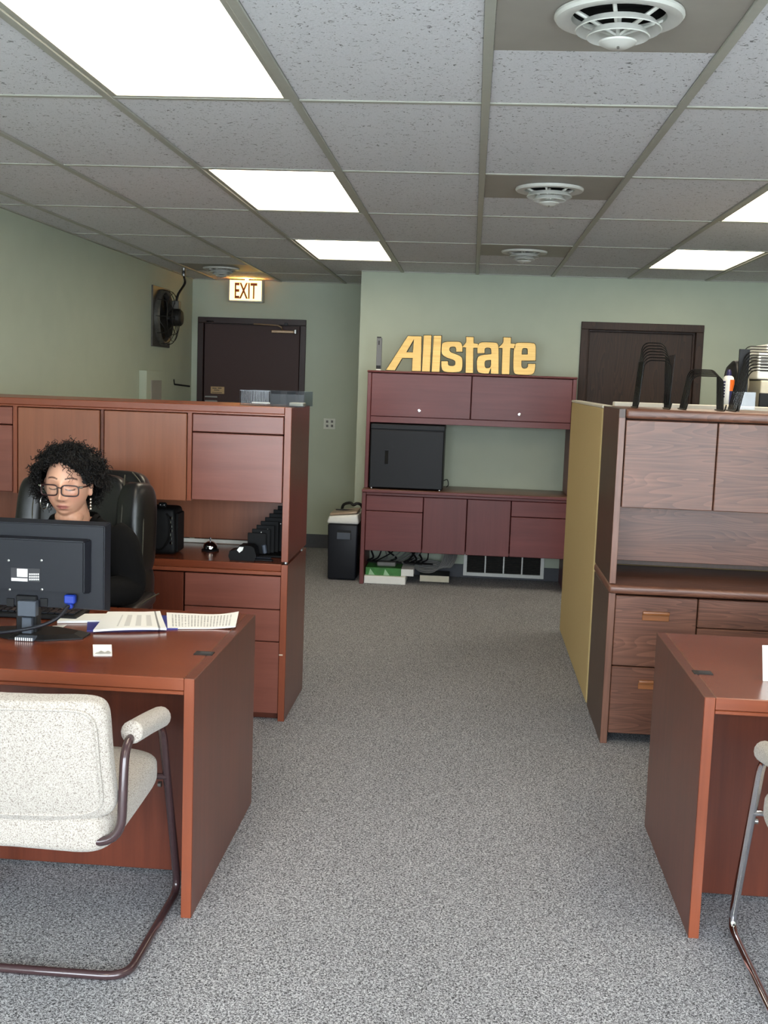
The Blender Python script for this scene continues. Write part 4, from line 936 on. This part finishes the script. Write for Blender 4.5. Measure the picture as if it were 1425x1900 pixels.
LATHE('cap', [(.014, .1725), (.014, .18), (.010, .2), (.006, .204), (0, .204), (0, .1725), (.014, .1725)], (cx_, cyy, CZ), 'navy', can)
def band(name, a0, a1, z0, z1, mat):
    bm = bmesh.new(); n_ = 10; A = []
    for z in (z0, z1): A.append([bm.verts.new((cx_+.0306*math.cos(a0+(a1-a0)*i/n_), cyy+.0306*math.sin(a0+(a1-a0)*i/n_), CZ+z)) for i in range(n_+1)])
    for i in range(n_): bm.faces.new((A[0][i], A[0][i+1], A[1][i+1], A[1][i]))
    OBJ(name, bm, mat, can)
band('orange_label', -1.5, .2, .095, .152, 'orange'); band('navy_label', -1.5, .2, .005, .0945, 'navy')
for i in range(6): band('lettering', -2.7, -2.25, .06+.015*i, .06+.015*i+.009, 'navy')
fn = thing('desk_fan', (1.47, 6.1, CZ), 'small round desk fan with cream rear housing behind the wire rack', 'fan')
fx = ony(1393, 700, 6.1).x-.045; fzc = CZ+.135; fn.location.x = fx
LATHE('grille_disc', [(0, -.05), (.09, -.045), (.118, -.02), (.12, 0), (.11, .008), (0, .01)], (fx-.03, 6.1, fzc), 'plastic_black', fn, 32, 'x')
LATHE('rear_housing', [(.1, .011), (.1, .02), (.075, .035), (.04, .06), (0, .065), (0, .011), (.1, .011)], (fx-.03, 6.1, fzc), 'plastic_cream', fn, 32, 'x')
TUBE('stem', [(fx-.005, 6.1, fzc-.09), (fx, 6.1, CZ+.015)], .012, 'plastic_black', fn); LATHE('base', [(0, 0), (.07, 0), (.07, .008), (.02, .018), (0, .018)], (fx, 6.1, CZ), 'plastic_black', fn)
pr = thing('printer', (1.75, 6.15, CZ), 'beige office printer at the right edge behind the wire racks', 'printer')
px_ = ony(1407, 730, 6.0).x
BOX('lower_body', px_+.005, px_+.42, 5.98, 6.4, CZ, CZ+.155, 'plastic_cream', pr, .008, 2); BOX('paper_tray', px_-.002, px_+.05, 5.965, 5.9795, CZ+.005, CZ+.09, 'plastic_black', pr, .003)
BOX('upper_body', px_-.012, px_+.42, 6.0, 6.4, CZ+.16, CZ+.30, 'plastic_white', pr, .008, 2); BOX('document_feeder', px_+.03, px_+.4, 6.02, 6.38, CZ+.3005, CZ+.34, 'plastic_white', pr, .008, 2)
BOX('dark_gap', px_+.002, px_+.41, 6.005, 6.39, CZ+.1552, CZ+.1598, 'plastic_black', pr, 0)
for i in range(6): BOX('vent_slat', px_-.0135, px_-.0122, 6.02, 6.16, CZ+.20+.014*i, CZ+.206+.014*i, 'fan_gray', pr, 0)
for i in range(6): BOX('vent_slat', px_+.0, px_+.09, 5.9985, 5.9998, CZ+.20+.014*i, CZ+.206+.014*i, 'fan_gray', pr, 0)
trx = ony(1325, 750, 6.0).x
BOX('tray', trx, trx+.11, 5.86, 6.02, CZ, CZ+.014, 'plastic_black', label='flat black tray behind the middle wire rack', cat='tray', bev=.003)
TUBE('cable', spline([(trx+.005, 5.9, CZ+.019), (trx+.04, 5.88, CZ+.021), (trx+.09, 5.9, CZ+.019), (trx+.05, 5.94, CZ+.019)], 6), .005, 'plastic_cream', label='cream cable loop lying on the flat black tray', cat='cable')


# ------------------------------------------------------------------ office chair
oc = thing('office_chair', (-1.625, 4.64, 0), 'black leather executive office chair holding the seated woman', 'office chair', rotz=-.10)
L = dict(local=True)
def soft(name, size, e1, e2, loc, rot=(0, 0, 0), fn=None, mat='leather_black', n=22, m=36, parent=oc):
    return OBJ(name, moved(superell(*size, e1, e2, n, m, fn), loc, rot), mat, parent, True, 180)
for i in range(5):
    an = 2*PI*i/5+.3; c_, s_ = math.cos(an), math.sin(an)
    TUBE('base_leg', [(.03*c_, .03*s_-.1, .11), (.18*c_, .18*s_-.1, .10), (.30*c_, .30*s_-.1, .075)], [.03, .024, .018], 'plastic_black', oc, 10, local=True)
    LATHE('caster', [(0, -.02), (.02, -.02), (.027, -.012), (.027, .012), (.02, .02), (0, .02)], (.30*c_, .30*s_-.1, .028), 'plastic_black', oc, 16, 'x', True)
TUBE('gas_column', [(0, -.1, .1), (0, -.1, .38)], .026, 'plastic_black', oc, 14, local=True)
soft('seat', (.54, .54, .13), .4, .35, (0, -.12, .445))
def backf(p): x, y, z = p; return (x*(1+.06*math.sin((z+.36)/.72*PI)), y-.05*(x/.28)**2-.05*math.sin((z+.36)/.72*PI*1.2), z)
soft('backrest', (.53, .11, .74), .3, .45, (0, .11, .825), (-.12, 0, 0), backf, n=30, m=48)
soft('head_cushion', (.40, .12, .30), .45, .4, (0, .065, 1.03), (-.12, 0, 0), lambda p: (p.x, p.y-.04*(p.x/.2)**2, p.z))
soft('lumbar_cushion', (.40, .12, .34), .45, .4, (0, .015, .70), (-.05, 0, 0), lambda p: (p.x, p.y-.03*(p.x/.2)**2, p.z))
for s in (-1, 1):
    soft('side_bolster', (.13, .17, .40), .5, .55, (s*.235, .035, .955), (-.12, s*-.06, s*-.25))
    soft('side_bolster', (.12, .17, .30), .5, .55, (s*.24, .01, .66), (-.05, s*.05, s*-.2))
    TUBE('piping', spline([(s*.185, .03, 1.185), (s*.20, -.03, 1.05), (s*.195, -.04, .9), (s*.20, -.06, .75), (s*.21, -.05, .6)], 8), .003, 'leather_seam', oc, 6, local=True)
    TUBE('piping', spline([(s*.19, .10, 1.19), (s*.26, .04, 1.13), (s*.285, -.01, 1.0), (s*.29, -.03, .86), (s*.285, -.04, .7), (s*.27, -.03, .55)], 8), .003, 'leather_seam', oc, 6, local=True)
    TUBE('arm_frame', smooth_path([(s*.25, .05, .43), (s*.31, .03, .45), (s*.32, -.08, .62), (s*.30, -.25, .64), (s*.30, -.30, .46), (s*.25, -.28, .43)], .06, 5), .018, 'plastic_black', oc, 10, local=True)
    soft('arm_pad', (.09, .32, .055), .5, .4, (s*.305, -.13, .665), (.08, 0, s*.06))
    TUBE('arm_piping', [(s*.305+s*.04, -.28, .67), (s*.305+s*.042, -.13, .688), (s*.305+s*.04, .02, .69)], .003, 'leather_seam', oc, 6, local=True)

# ------------------------------------------------------------------ the woman at the desk
HS = 1.06                                     # head scale
HC = Vector((-1.490, 4.12, 1.192))            # centre of the head
HR = Matrix.Rotation(.06, 4, 'Z') @ Matrix.Rotation(.02, 4, 'Y') @ Matrix.Rotation(.05, 4, 'X')   # bowed a little towards the desk
HM = Matrix.Translation(HC) @ HR @ Matrix.Scale(HS, 4)
def G2(x, z, cx, cz, sx, sz): return math.exp(-((x-cx)/sx)**2-((z-cz)/sz)**2)
def head_point(d):
    """unit direction -> point of the head, face towards -y"""
    x, y, z = d.x*.073, d.y*.094, d.z*.116
    if z < 0: x *= 1-.14*(-z/.116)**1.6
    if y < 0: x *= 1+.05*(1-abs(z)/.116); y *= .93
    if y > 0 and z < -.03: y *= 1-.45*min(1, (-z-.03)/.08)
    if y < 0:
        f = min(1, -d.y*1.7)
        s = 0
        for k in (-1, 1):
            s += -.013*G2(x, z, k*.031, .006, .017, .011) + .0075*G2(x, z, k*.031, -.001, .014, .0085)
            s += .004*G2(x, z, k*.03, .026, .022, .008) + .006*G2(x, z, k*.043, -.034, .022, .022) + .009*G2(x, z, k*.0125, -.043, .0062, .0062)
            s += -.004*G2(x, z, k*.026, -.055, .007, .016)
        s += .013*G2(x, z, 0, -.008, .008, .022) + .025*G2(x, z, 0, -.037, .0092, .012) + .004*G2(x, z, 0, -.044, .016, .007)
        s += .0075*G2(x, z, 0, -.0665, .019, .0046) + .0085*G2(x, z, 0, -.0775, .016, .0056) - .0045*G2(x, z, 0, -.0718, .022, .0022)
        s += -.005*G2(x, z, 0, -.087, .016, .005) + .010*G2(x, z, 0, -.103, .022, .013) + .003*G2(x, z, 0, .06, .05, .03)
        y -= s*f
    return Vector((x, y, z))
def head_bm(bm):
    n, m = 110, 150; g_ = []
    for i in range(n+1):
        th = -PI/2+PI*i/n; row = []
        for k in range(m):
            ph = 2*PI*k/m
            if i in (0, n) and k: row.append(row[0]); continue
            d = Vector((math.cos(th)*math.cos(ph), math.cos(th)*math.sin(ph), math.sin(th)))
            row.append(bm.verts.new(HM @ head_point(d)))
        g_.append(row)
    for a, b in zip(g_, g_[1:]):
        for k in range(m):
            q = []
            for v in (a[k], a[(k+1) % m], b[(k+1) % m], b[k]):
                if v not in q: q.append(v)
            bm.faces.new(q)
def join_bm(bm, other):
    me = bpy.data.meshes.new('t'); other.to_mesh(me); other.free(); bm.from_mesh(me); bpy.data.meshes.remove(me)
def loft(bm, secs, n=28):
    """secs: (centre, half width x, half depth y) stacked ellipses"""
    rings = [[bm.verts.new((c[0]+a*math.cos(2*PI*k/n), c[1]+b*math.sin(2*PI*k/n), c[2]+(c[3]*math.sin(2*PI*k/n) if len(c) > 3 else 0))) for k in range(n)] for c, a, b in secs]
    for A, B in zip(rings, rings[1:]):
        for k in range(n): bm.faces.new((A[k], A[(k+1) % n], B[(k+1) % n], B[k]))
    bm.faces.new(rings[0][::-1]); bm.faces.new(rings[-1])
bx = -1.515                                     # body axis
def torso(bm, g=0.0):
    loft(bm, [((bx, 4.50, .47), .18+g, .13+g), ((bx, 4.49, .55), .195+g, .145+g), ((bx, 4.46, .66), .165+g, .135+g), ((bx, 4.42, .76), .165+g, .14+g), ((bx, 4.37, .86), .172+g, .13+g),
              ((bx, 4.335, .93), .172+g, .11+g), ((bx, 4.31, .985), .16+g, .085+g), ((bx, 4.29, 1.02), .115+g, .07+g), ((bx, 4.275, 1.045), .075+g, .062+g)])
def arm(bm, s, g=0.0, upto=9):
    P = [((.125, 4.325, .970), .054), ((.162, 4.32, .94), .059), ((.182, 4.32, .87), .058), ((.196, 4.33, .79), .053), ((.195, 4.30, .765), .047), ((.17, 4.19, .778), .041), ((.125, 4.09, .785), .032), ((.105, 4.06, .787), .026)]
    P = [(Vector((bx+s*p[0], p[1], p[2])), r) for p, r in P][:upto]
    pts = spline([p for p, r in P], 5); rs = []
    for i in range(len(P)-1):
        for k in range(5): t = k/5; rs.append(P[i][1]*(1-t)+P[i+1][1]*t+g)
    rs.append(P[-1][1]+g); addtube(bm, pts, rs, 20)
def hand(bm, s):
    w = Vector((bx+s*.105, 4.06, .787)); d = Vector((-s*.25, -.95, -.06)).normalized(); side = Vector((-s*.95, .25, 0)).normalized()   # side points to the thumb
    join_bm(bm, moved(superell(.075, .095, .026, .7, .6, 12, 20), w+d*.05, (0, 0, math.atan2(d.x, -d.y)*1.0)))
    for i, (o_, ln) in enumerate(((.03, .066), (.011, .074), (-.008, .07), (-.026, .055))):
        b0 = w+d*.085+side*o_; sp_ = side*o_*.25
        addtube(bm, spline([b0-d*.03, b0+Vector((0, 0, .006)), b0+d*ln*.45+sp_+Vector((0, 0, .008)), b0+d*ln*.8+sp_+Vector((0, 0, -.006)), b0+d*ln*.9+sp_+Vector((0, 0, -.018))], 4), [.009]*9+[.0085]*4+[.0075]*3+[.006], 10)
    b0 = w+d*.03+side*.032
    addtube(bm, spline([b0-side*.015, b0+d*.015+side*.012, b0+d*.042+side*.022+Vector((0, 0, -.006)), b0+d*.06+side*.018+Vector((0, 0, -.012))], 4), [.012]*5+[.0105]*4+[.009]*3+[.007], 10)
def leg(bm, s, g=0.0, shoe=False):
    P = [((.09, 4.48, .52), .085), ((.11, 4.30, .545), .083), ((.12, 4.12, .55), .072), ((.12, 4.02, .53), .064), ((.12, 4.0, .42), .058), ((.12, 4.03, .3), .055), ((.12, 4.06, .16), .042), ((.12, 4.07, .09), .036)]
    P = [(Vector((bx+s*p[0], p[1], p[2])), r) for p, r in P]; pts = spline([p for p, r in P], 5); rs = []
    for i in range(len(P)-1):
        for k in range(5): t = k/5; rs.append(P[i][1]*(1-t)+P[i+1][1]*t+g)
    rs.append(P[-1][1]+g); addtube(bm, pts, rs, 18)
def remesh(name, bm, vox, mat, parent, smooth_it=4, fac=.5):
    me = bpy.data.meshes.new('t'); bmesh.ops.recalc_face_normals(bm, faces=bm.faces); bm.to_mesh(me); bm.free()
    o = bpy.data.objects.new('t', me); col.objects.link(o)
    md = o.modifiers.new('r', 'REMESH'); md.mode = 'VOXEL'; md.voxel_size = vox; md.use_smooth_shade = True
    if smooth_it: sm = o.modifiers.new('s', 'SMOOTH'); sm.iterations = smooth_it; sm.factor = fac
    bpy.context.view_layer.update()
    m2 = bpy.data.meshes.new_from_object(o.evaluated_get(bpy.context.evaluated_depsgraph_get())); m2.name = name
    bpy.data.objects.remove(o); bpy.data.meshes.remove(me)
    return m2
pe = thing('person', (bx, 4.45, 0), 'woman with black curly hair and glasses in black top, looking down', 'person')
bm = bmesh.new(); head_bm(bm)
for s in (-1, 1):
    e_ = superell(.020, .034, .062, .8, .8, 14, 20); moved(e_, (s*.0755, .012, -.010), (.15, 0, s*.35))
    for v in e_.verts: v.co = HM @ v.co
    join_bm(bm, e_)
    arm(bm, s); hand(bm, s); leg(bm, s)
nk = HM @ Vector((0, .02, -.06))
addtube(bm, spline([nk, (nk.x, nk.y+.03, 1.08), (bx, 4.26, 1.02), (bx, 4.29, .97)], 5), [.058]*6+[.062]*5+[.075]*5, 24)
jw = HM @ Vector((0, -.035, -.105)); join_bm(bm, moved(superell(.105, .10, .06, .9, .9, 14, 20), (jw.x, jw.y+.045, jw.z-.012)))   # full under-chin
torso(bm)
me = remesh('body', bm, .003, 'skin', pe, 3, .4)
# skin tone, lips, brows, lash lines and painted facial shade as vertex colours
nv = len(me.vertices); co = np.empty(nv*3); me.vertices.foreach_get('co', co); co = co.reshape(-1, 3)
inv = np.array(HM.inverted()); lc = co @ inv[:3, :3].T + inv[:3, 3]
X_, Y_, Z_ = lc.T
base = np.array(lin((206, 156, 130))); C_ = np.tile(base, (nv, 1))
def blend(mask, c):
    global C_
    m_ = np.clip(mask, 0, 1)[:, None]; C_ = C_*(1-m_)+np.array(lin(c))*m_
front = (Y_ < -.02).astype(float)
for k in (-1, 1):
    blend(front*.35*np.exp(-((X_-k*.043)/.02)**2-((Z_+.034)/.02)**2), (200, 120, 104))
    arc = .026+.006*(1-((X_-k*.031)/.021)**2)          # brow
    blend(front*np.exp(-((Z_-arc)/.003)**4)*(np.abs(X_-k*.032) < .019), (66, 42, 36))
    lid = -.0065-.0035*(1-((X_-k*.031)/.015)**2)        # lashes of the lowered lid
    blend(front*np.exp(-((Z_-lid)/.0022)**4)*(np.abs(X_-k*.031) < .0155), (30, 20, 20))
    blend(front*.4*np.exp(-((X_-k*.031)/.014)**2-((Z_-.003)/.006)**2), (160, 106, 92))  # eye shading painted above the lid
    blend(front*.8*np.exp(-((X_-k*.0095)/.0035)**2-((Z_+.0485)/.0022)**2), (96, 54, 48))  # nostrils painted dark, their shade is in the colour
lip = np.exp(-((X_)/.0215)**6)*np.exp(-((Z_+.0722+.00*X_)/(.0092*np.clip(1-(X_/.026)**2, .05, 1)))**6)
blend(front*.85*lip, (170, 98, 92)); blend(front*np.exp(-((X_)/.021)**6)*np.exp(-((Z_+.0718)/.0012)**2)*.8, (96, 46, 46))  # lip colour, then the shaded crease between the lips painted in
at = me.color_attributes.new('tone', 'FLOAT_COLOR', 'POINT'); at.data.foreach_set('color', np.hstack([C_, np.ones((nv, 1))]).astype(np.float32).ravel())
body = to_obj('body', me, 'skin', pe, smooth=180)
# black top: torso and sleeves a little larger, open V at the neck
bm = bmesh.new(); torso(bm, .012)
for s in (-1, 1): arm(bm, s, .011, 7)
addtube(bm, [(bx, 4.285, 1.02), (bx, 4.268, 1.065)], [.095, .078], 24)
me = remesh('top', bm, .006, 'shirt_black', pe, 3)
bm = bmesh.new(); bm.from_mesh(me); bpy.data.meshes.remove(me)
kill = []
for v in bm.verts:
    x, y, z = v.co.x-bx, v.co.y, v.co.z
    if y < 4.30 and z > .93 and abs(x-.004) < .012+(z-.93)*.60: kill.append(v)
    elif z > 1.052+.1*(y-4.27): kill.append(v)
    elif z < .50: kill.append(v)
bmesh.ops.delete(bm, geom=kill, context='VERTS')
tp = OBJ('top', bm, 'shirt_black', pe, smooth=180, label='black long-sleeved top with open V neck')
sd = tp.modifiers.new('cloth', 'SOLIDIFY'); sd.thickness = .004; sd.offset = 1
for s in (-1, 1):   # lapel edges
    TUBE('collar', spline([(bx+s*.075, 4.30, 1.055), (bx+s*.082, 4.235, 1.045), (bx+s*.060, 4.205, 1.0), (bx+s*.02, 4.205, .94)], 6), .011, 'shirt_black', tp, 8, flat=.5)
bm = bmesh.new()
for s in (-1, 1): leg(bm, s, .012)
loft(bm, [((bx, 4.50, .455), .185, .14), ((bx, 4.495, .53), .205, .155), ((bx, 4.48, .58), .195, .15)])
me = remesh('trousers', bm, .008, 'pants_black', pe, 3); to_obj('trousers', me, 'pants_black', pe, smooth=180)
for s in (-1, 1):
    OBJ('shoe', moved(superell(.085, .24, .075, .6, .55, 14, 22, lambda p: (p.x, p.y, p.z*(1+.35*(p.y/.12)) if p.z > 0 else p.z)), (bx+s*.12, 4.01, .045)), 'plastic_black', pe, smooth=180)

# hair: a dark mass around the skull covered with curls
RH = random.Random(11)
def hair_env(d):
    """radius of the hair mass (head-local units) along a direction from (0,.012,.022)"""
    a, b, c = .130, .128, .122
    if d.z < 0: c = .125; 
    return 1/math.sqrt((d.x/a)**2+(d.y/b)**2+(d.z/c)**2)
HO = Vector((.004, .014, .022))
def face_open(p):
    """True where the face and neck show"""
    if .05 < p.x < .115 and p.y < .035 and p.z < .010: return True
    if p.z < -.05 and abs(p.x) < .062 and p.y < .06: return True
    if p.y > -.005: return abs(p.x) < .1 and p.z < -.10
    top = .082-.75*max(0, abs(p.x+.008)-.022)
    return (abs(p.x) < .070+.012*max(0, -p.z/.1) and p.z < top) or p.z < -.085
bm = bmesh.new(); bmesh.ops.create_icosphere(bm, subdivisions=5, radius=1)
kill = []
for v in bm.verts:
    d = v.co.normalized(); r = hair_env(d)*.90
    r *= 1+.05*noise.noise(d*7)+.03*noise.noise(d*16)
    p = HO+d*r
    if d.y < -.2: p.y = max(p.y, -.100)
    if p.z < -.085: p.z = -.085+(p.z+.085)*.15
    if face_open(p): kill.append(v)
    v.co = p
bmesh.ops.delete(bm, geom=kill, context='VERTS')
for v in bm.verts: v.co = HM @ v.co
def curl(p0, axis, ln, rad, turns, tr_, ph, sag=.0, sides=4, seg=9):
    axis = axis.normalized(); u = axis.orthogonal().normalized(); w = axis.cross(u); n_ = max(6, int(turns*seg)); pts = []
    for i in range(n_+1):
        t = i/n_; a = ph+2*PI*turns*t; rr = rad*min(1, t*4+.3)*(1-.25*t)
        pts.append(HM @ (p0+axis*ln*t+(u*math.cos(a)+w*math.sin(a))*rr+Vector((0, 0, -sag*t*t))))
    addtube(bm, pts, [tr_*HS*(1-.45*i/n_) for i in range(n_+1)], sides)
cnt = 0
while cnt < 1500:
    d = Vector((RH.gauss(0, 1), RH.gauss(0, 1), RH.gauss(0, 1))).normalized(); r = hair_env(d)*RH.uniform(.80, .9); p = HO+d*r
    if d.y < -.2: p.y = max(p.y, -.102)
    if face_open(p) or p.z < -.09: continue
    ax = d+Vector((RH.uniform(-.6, .6), RH.uniform(-.6, .6), RH.uniform(-.9, .3)))
    if p.y < -.03: ax.x += .9*(1 if p.x > 0 else -1)*(abs(p.x) > .02); ax.y = min(ax.y, .1)*.4
    curl(p, ax, RH.uniform(.022, .045), RH.uniform(.004, .008), RH.uniform(1.6, 2.8), RH.uniform(.0012, .0020), RH.uniform(0, 6.3), RH.uniform(0, .012)); cnt += 1
for x in np.linspace(-.066, .072, 26):      # fringe of curls along the hairline
    zt = .086-.75*max(0, abs(x+.008)-.022)
    for q in range(3): curl(Vector((x+RH.uniform(-.004, .004), -.094+.30*max(0, abs(x)-.02)+RH.uniform(-.006, .004), zt+RH.uniform(.0, .016))), Vector((.5*np.sign(x)+RH.uniform(-.5, .5), -.1, -.15+RH.uniform(-.4, .8))), .026, .0055, 2.0, .0016, RH.uniform(0, 6), .004)
for x0, ln, a in ((.024, .050, .12), (.034, .046, .22), (.029, .036, .3)): curl(Vector((x0, -.094, .07)), Vector((a, .05, -1)), ln, .0045, 2.6, .0011, x0*90)
OBJ('hair', bm, 'hair_black', pe, smooth=60, label='short voluminous black curls')

# glasses and earrings
gl = thing('eyeglasses', HM @ Vector((0, -.105, -.02)), 'dark red rectangular eyeglasses on the woman', 'eyeglasses')
def HV(x, y, z): return HM @ Vector((x, y, z))
for s in (-1, 1):
    pw = lambda v, e: math.copysign(abs(v)**e, v)
    ring = [HV(s*.036+.029*pw(math.cos(a), .5), -.104+.006*abs(  .029*math.cos(a)*s+.036*1)/.06, -.008+.0175*pw(math.sin(a), .55)-(.0 if math.sin(a) > 0 else .002)) for a in [2*PI*i/40 for i in range(40)]]
    TUBE('rim', ring, .0026, 'glasses_frame', gl, 8, True)
    b_ = bmesh.new(); b_.faces.new([b_.verts.new(p) for p in ring]); r_ = bmesh.ops.extrude_face_region(b_, geom=b_.faces[:]); bmesh.ops.translate(b_, verts=[v for v in r_['geom'] if isinstance(v, bmesh.types.BMVert)], vec=(0, .0008, 0)); OBJ('lens', b_, 'lens_glass', gl)
    TUBE('temple', spline([HV(s*.066, -.097, .004), HV(s*.0735, -.088, .004), HV(s*.080, -.05, .002), HV(s*.082, .0, -.002), HV(s*.081, .015, -.012)], 5), .0024, 'glasses_frame', gl, 6)
    TUBE('corner_accent', [HV(s*.0655, -.098, .004), HV(s*.0745, -.086, .004)], .0042, 'earring_silver', gl, 8)
TUBE('bridge', spline([HV(-.008, -.106, -.001), HV(0, -.112, .002), HV(.008, -.106, -.001)], 5), .0022, 'glasses_frame', gl, 8)
for s, lb in ((-1, 'thin silver hoop earring on the ear at the left'), (1, 'dangling silver earring on the ear at the right')):
    c0 = HV(s*.0785, .004, -.045)
    if s < 0: TUBE('earring', [(c0.x-.004+.010*math.sin(a), c0.y+.012*math.sin(a)-.012, c0.z-.026+.026*math.cos(a)) for a in [2*PI*i/28 for i in range(28)]], .0013, 'earring_silver', closed=True, sides=6, label=lb, cat='earring', group='silver earrings')
    else:
        b_ = bmesh.new()
        for i in range(4): addlathe(b_, [(0, -.007), (.004, -.003), (.0045, 0), (.003, .004), (0, .007)], (c0.x+.003, c0.y-.006, c0.z-.006-.012*i), 10)
        OBJ('earring', b_, 'earring_silver', smooth=60, label=lb, cat='earring', group='silver earrings')
